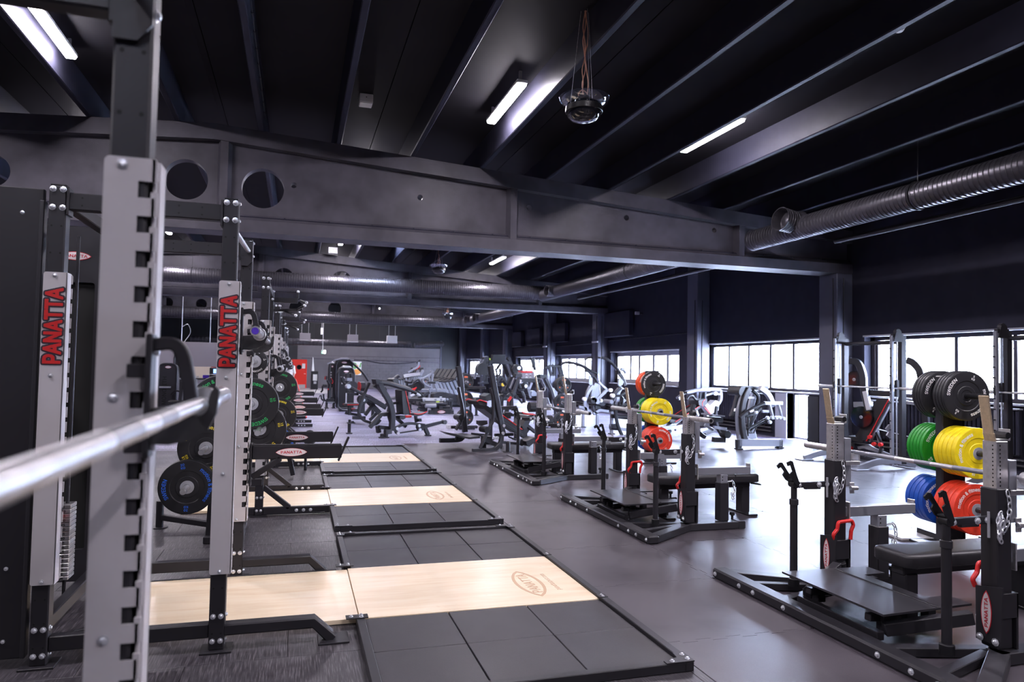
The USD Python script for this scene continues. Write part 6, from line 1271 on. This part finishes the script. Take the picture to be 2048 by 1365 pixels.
t = thing('banner_stand', 'tall pale sail-shaped banner beside the red door', 'banner', (1.02,47.6,0)); t.part('base', MB().box((0,0,.02), (.3,.3,.04), .01), 'black'); t.part('pole', MB().cyl((-.06,0,.02), (-.02,0,2.05), .015), 'steel'); t.part('sail', MB().prism(sg.Polygon([(-.06,.25),(.10,.30),(.10,1.2),(.02,2.02),(-.02,2.05),(-.06,1.2)]), .012, (0,0,0), X3, Z3), 'white')
t = thing('info_stand', 'narrow black display stand with white leaflets beside the red door', 'stand', (1.12,46.6,0)); t.part('column', MB().span((-.22,-.1,0), (.22,.1,1.15), .01), 'black'); t.part('leaflet', MB().span((-.1,-.115,.55), (.16,-.1,.95), .004), 'white'); t.part('leaflet', MB().span((-.05,-.115,.35), (.12,-.1,.5), .004), 'lightgrey')
t = thing('poster', 'colourful poster with green and orange food picture on the far wall', 'poster', (3.87,YW-.02,1.37)); t.part('sheet', MB().span((-.32,0,-.45), (.32,.012,.45), .002), 'poster')
for nm, p, mt in (('green_leaf', [(-.28,.05),(-.2,.38),(-.05,.32),(.02,.1),(-.1,-.02)], 'postergreen'), ('orange_dish', [(-.25,-.35),(-.1,-.1),(.12,-.08),(.26,-.3),(.05,-.4)], 'posterorange'), ('green_stem', [(.2,.1),(.27,.36),(.29,.35),(.24,.08)], 'postergreen'), ('orange_fruit', [(-.05,.1),(.02,.22),(.1,.15),(.05,.03)], 'posterorange')): t.part(nm, MB().prism(sg.Polygon(p).buffer(.03), .003, (0,0,0), X3, Z3), mt, smooth=False)
t = thing('wall_cable', 'dark cable sagging along the far wall', 'cable', (5,YW,2.0), world=True); t.part('line', MB().tube([(.3,YW-.02,1.98),(9.4,YW-.02,1.86)], .014, 6), 'wall'); t.part('sag', MB().tube(spline([(4.3,YW-.03,1.95),(5.2,YW-.03,1.78),(6.2,YW-.03,1.72),(7.2,YW-.03,1.78),(7.9,YW-.03,1.90)], 6), .022, 6), 'wall')
t = thing('wall_recess', 'dark doorway recess at the right end of the far wall', 'doorway', (10.2,YBK,0), world=True); t.part('opening', MB().span((9.58,YBK-.035,0), (10.7,YBK,2.8)), 'walldark'); t.part('post', MB().span((9.55,YBK-.1,0), (9.62,YBK,3.4)), 'column')

# ---------------------------------------------------------------- left background: partition, tea kitchen, two towers
pt = thing('partition', 'grey partition panel hanging above the tea kitchen at far left', 'partition', (-4,29.5,1.4), world=True)
z0, z1 = 1.40, 2.33
pt.part('panel', MB().span((-9.5,29.4,z0), (-2.0,29.5,z1), .004), 'partition'); pt.part('joint_strip', MB().span((-4.42,29.37,z0), (-4.34,29.4,z1)), 'frame2'); pt.part('hanger', MB().tube([(-4.2,29.45,z1),(-4.2,29.45,4.6)], .015, 6).tube([(-3.2,29.45,z1),(-3.2,29.45,4.6)], .015, 6).tube(spline([(-4.1,29.45,z1),(-3.9,29.45,2.7),(-4.0,29.45,3.0),(-4.2,29.45,2.9)], 5), .012, 6), 'steel'); pt.part('post', MB().span((-2.08,29.4,0), (-2.0,29.5,z1)).span((-9.5,29.4,0), (-9.4,29.5,z1)), 'partition')
kw = thing('kitchen_wall', 'cream splashback wall behind the tea kitchen counter', 'wall', (-4,30.6,0), world=True); kw.part('board', MB().span((-9.5,30.55,0), (-1.9,30.65,1.75)), 'cream')
xs = [(-6.2,'left counter unit with pale front in the tea kitchen'), (-4.9,'second counter unit with pale front in the tea kitchen'), (-3.62,'third counter unit with pale front in the tea kitchen'), (-2.55,'right counter unit with pale front under the coffee machine')]
for x, lb in xs:
    t = thing('counter_unit', lb, 'cabinet', (x,30.1,0)); t.part('carcass', MB().span((-.48,-.3,.02), (.48,.42,.90), .006), 'counter'); t.part('door', MB().span((-.46,-.325,.10), (-.005,-.3,.88)), 'counter'); t.part('door', MB().span((.005,-.325,.10), (.46,-.3,.88)), 'counter'); t.part('plinth', MB().span((-.46,-.26,0), (.46,.3,.09)), 'black')
t = thing('worktop', 'dark worktop of the tea kitchen', 'worktop', (-4.4,30.1,.9), world=True); t.part('top', MB().span((-6.8,29.75,.905), (-2.0,30.53,.95)), 'black')
t = thing('tap', 'chrome kitchen tap on the dark worktop', 'tap', (-4.05,30.3,.95)); t.part('spout', MB().tube(spline([(0,0,0),(0,0,.3),(0,-.06,.38),(0,-.14,.34),(0,-.15,.28)], 5), .016, 8), 'chrome'); t.part('base', MB().cyl((0,0,0), (0,0,.05), .03), 'chrome')
t = thing('coffee_machine', 'black coffee machine with a glowing blue screen and red sign on top', 'coffee machine', (-2.98,30.1,.95)); t.part('body', MB().span((-.24,-.25,0), (.24,.25,.42), .02), 'black'); t.part('screen', MB().span((-.10,-.262,.20), (.10,-.25,.36), .004), 'screen', smooth=False); t.part('drip_tray', MB().span((-.22,-.32,.0), (.22,-.25,.05)), 'steel'); t.part('shelf', MB().span((-.24,-.30,.14), (.24,-.25,.16)), 'steel'); t.part('top_sign', MB().span((-.2,-.2,.42), (.24,.15,.55), .01), 'red')
t = thing('storage_tub', 'small blue tub beside the coffee machine', 'tub', (-3.36,30.05,.95)); t.part('tub', MB().span((-.11,-.1,0), (.11,.1,.12), .015), 'purple'); t.part('lid', MB().span((-.12,-.11,.12), (.12,.11,.14), .006), 'lightgrey')
t = thing('green_cups', 'row of green cups on the worktop', 'cups', (-3.75,30.05,.95))
for k in range(3): t.part('cup', MB().lathe([(0,0),(.03,0),(.04,.08),(.036,.08),(.027,.006),(0,.006)], (k*.1-.1,0,0), n=14), 'lime' if k == 0 else 'white')
def tower2(label, px0, px1, ptop, Y, txt):
    P = Plane(0, Y); x0, x1, z1 = P(px0,800)[0], P(px1,800)[0], P((px0+px1)/2,ptop)[2]; w = x1-x0; T = thing('weight_machine', label, 'exercise machine', ((x0+x1)/2,Y,0)); h = w/2
    T.part('shroud', MB().prism(sg.box(-h,.05,h,z1-.02).buffer(-.13).buffer(.13,6), .5, (0,.5,0), X3, Z3), 'frame'); T.part('frame_tube', MB().tube(fillet([(-h,-.01,.05),(-h,-.01,z1),(h,-.01,z1),(h,-.01,.05)], .16), .025, 10, -Y3), 'frame2'); T.part('base', MB().span((-h,-.1,0), (h,.55,.06)), 'frame'); badge(T, (0,-.008,z1-.09), X3, Z3, h*.36, .035, text=False)
    T.part('lettering', MB().prism(text_shape(txt, .10), .002, (-h*.35,-.001,z1*.52), Z3, -X3), 'hole', label='dark upright lettering '+txt, smooth=False)
    T.part('cross_tube', MB().cyl((-h*.9,-.05,z1*.58), (h*.4,-.05,z1*.58), .03), 'silver'); T.part('arm', MB().tube(spline([(h*.5,-.1,z1*.45),(h*1.1,-.15,z1*.52),(h*1.6,-.15,z1*.5)], 5), .025, 8), 'frame'); T.part('seat', MB().box((h*1.4,-.35,.50), (.42,.36,.09), .03), 'pad'); T.part('seat_post', MB().span((h*1.4-.05,-.4,.0), (h*1.4+.05,-.3,.46)), 'frame'); T.part('backrest', MB().bar((h*1.75,-.35,.55), (h*1.95,-.35,1.05), .3, .09, X3), 'pad')
tower2('dark weight tower with upright MONOLITH lettering, left of two behind the racks', 316, 352, 728, 21.0, 'MONOLITH')
tower2('second dark weight tower behind the racks, nearer the tea kitchen', 346, 377, 708, 23.5, 'MONOLITH')
sl = thing('incline_board', 'dark slanting board with red edge beyond the farthest rack', 'board', (-.2,22.5,0), world=True); a, b = Plane(0,21)(583,842), Plane(0,26)(568,760)
sl.part('panel', MB().bar(a*[1,1,0]+[0,0,.05], b, .07, .8, X3), 'frame'); sl.part('edge', MB().tube([a*[1,1,0]+[.40,-.03,.06], b+[.40,-.03,.02]], .02, 6), 'red'); sl.part('stand', MB().bar(b*[1,1,0]+[.2,0,.0], b+[.0,0,-.05], .06, .06), 'frame')
kt = thing('kettlebell', 'dark kettlebell with orange band on the farthest platforms', 'kettlebell', (.28,13.9,.03)); kt.part('bell', MB().ball((0,0,.11), .11), 'rubber'); kt.part('handle', MB().tube(spline([(-.06,0,.18),(-.065,0,.25),(0,0,.28),(.065,0,.25),(.06,0,.18)], 5), .016, 8), 'rubber')
ob = thing('band_peg', 'short dark peg with an orange cap on the floor beyond the second spotter arm', 'peg', (.17,10.9,0)); ob.part('peg', MB().cyl((0,0,0), (0,0,.30), .02), 'black'); ob.part('cap', MB().cyl((0,0,.30), (0,0,.36), .022), 'orange')

# ---------------------------------------------------------------- a person in white shirt and jeans, half hidden behind the racks
def person(x, y, rz):
    t = thing('person', 'person in white shirt and faded jeans standing beyond the racks near the red door', 'person', (x,y,0), rz)
    def body(bones, ref=.03):
        m = manifold3d.Manifold()
        for (p, r), (q, s) in bones:
            A = manifold3d.Manifold.sphere(r, 20).translate(tuple(p)); B = manifold3d.Manifold.sphere(s, 20).translate(tuple(q)); m = m + manifold3d.Manifold.batch_hull([A, B])
        m = m.refine_to_length(ref); k = m.to_mesh(); tm = trimesh.Trimesh(k.vert_properties[:, :3], k.tri_verts); trimesh.smoothing.filter_taubin(tm, iterations=8); return tm
    J = dict(hipL=(-.10,0,.90), hipR=(.10,0,.90), kneeL=(-.12,-.03,.50), kneeR=(.13,-.08,.50), ankL=(-.12,.02,.09), ankR=(.15,.02,.09), pel=(0,0,.98), waist=(0,0,1.12), chest=(0,-.01,1.34), neck=(0,0,1.48), head=(0,-.03,1.64), shL=(-.19,0,1.42), shR=(.19,0,1.42), elL=(-.25,.02,1.13), elR=(.25,.02,1.13), wrL=(-.24,-.08,.88), wrR=(.24,-.08,.88))
    B = lambda a, ra, b, rb: ((J[a], ra), (J[b], rb))
    skin = body([B('neck',.055,'head',.06), ((J['head'],.095), ((0,-.025,1.70),.09)), B('chest',.12,'waist',.12), B('waist',.12,'pel',.13), ((J['shL'],.065),(J['shR'],.065)), B('neck',.055,'chest',.1), B('shL',.055,'elL',.042), B('elL',.040,'wrL',.028), B('shR',.055,'elR',.042), B('elR',.040,'wrR',.028), B('pel',.13,'hipL',.10), B('pel',.13,'hipR',.10), B('hipL',.085,'kneeL',.055), B('kneeL',.053,'ankL',.038), B('hipR',.085,'kneeR',.055), B('kneeR',.053,'ankR',.038)]
        + [((J['wr'+s],.028), (np.array(J['wr'+s])+[0,-.015,-.07],.03)) for s in 'LR'] + [((np.array(J['wr'+s])+[0,-.04+k*.018,-.08],.010), (np.array(J['wr'+s])+[.0,-.05+k*.018,-.155+abs(k-1.5)*.01],.008)) for s in 'LR' for k in range(4)] + [((np.array(J['wr'+s])+[0,-.04,-.04],.011), (np.array(J['wr'+s])+[0,-.08,-.09],.009)) for s in 'LR'], .025)
    t.part('body', MB().mesh(skin), 'skin', smooth=True)
    t.part('shirt', MB().mesh(body([B('chest',.155,'waist',.15), B('waist',.15,'pel',.155), ((J['shL'],.085),(J['shR'],.085)), B('shL',.085,'chest',.15), B('shR',.085,'chest',.15), B('shL',.075,'elL',.062), B('shR',.075,'elR',.062)])), 'shirt', smooth=True)
    t.part('jeans', MB().mesh(body([B('pel',.145,'hipL',.125), B('pel',.145,'hipR',.125), B('hipL',.115,'kneeL',.085), B('kneeL',.083,'ankL',.075), B('hipR',.115,'kneeR',.085), B('kneeR',.083,'ankR',.075)])), 'jeans', smooth=True)
    t.part('shoe', MB().box((-.12,-.04,.045), (.10,.28,.09), .035), 'white'); t.part('shoe', MB().box((.15,-.04,.045), (.10,.28,.09), .035), 'white')
    t.part('hair', MB().ball((0,-.0,1.70), .105, 1, 1, 1) if False else MB().mesh(trimesh.Trimesh(*(lambda s_: (s_.vertices*[.105,.115,.11]+[0,-.012,1.70], s_.faces[(s_.vertices[s_.faces][:, :, 2].mean(1) > -.05+.9*(-s_.vertices[s_.faces][:, :, 1].mean(1)))]))(trimesh.creation.icosphere(3, 1.0)), process=False)), 'hair', smooth=True)
    for s in (-1, 1): t.part('eye', MB().ball((s*.034,-.118,1.655), .012), 'white'); t.part('ear', MB().ball((s*.098,-.02,1.645), .028, .4, .8, 1.2), 'skin')
    t.part('nose', MB().prism(sg.Polygon([(-.016,0),(.016,0),(.006,.045),(-.006,.045)]), .03, (0,-.105,1.61), X3, Z3), 'skin'); t.part('mouth', MB().box((0,-.117,1.585), (.05,.012,.012), .004), 'red')
person(-.30, 37.9, -.5)
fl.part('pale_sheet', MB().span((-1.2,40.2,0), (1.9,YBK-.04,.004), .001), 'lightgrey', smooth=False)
print('prims', sum(1 for _ in stage.Traverse()))
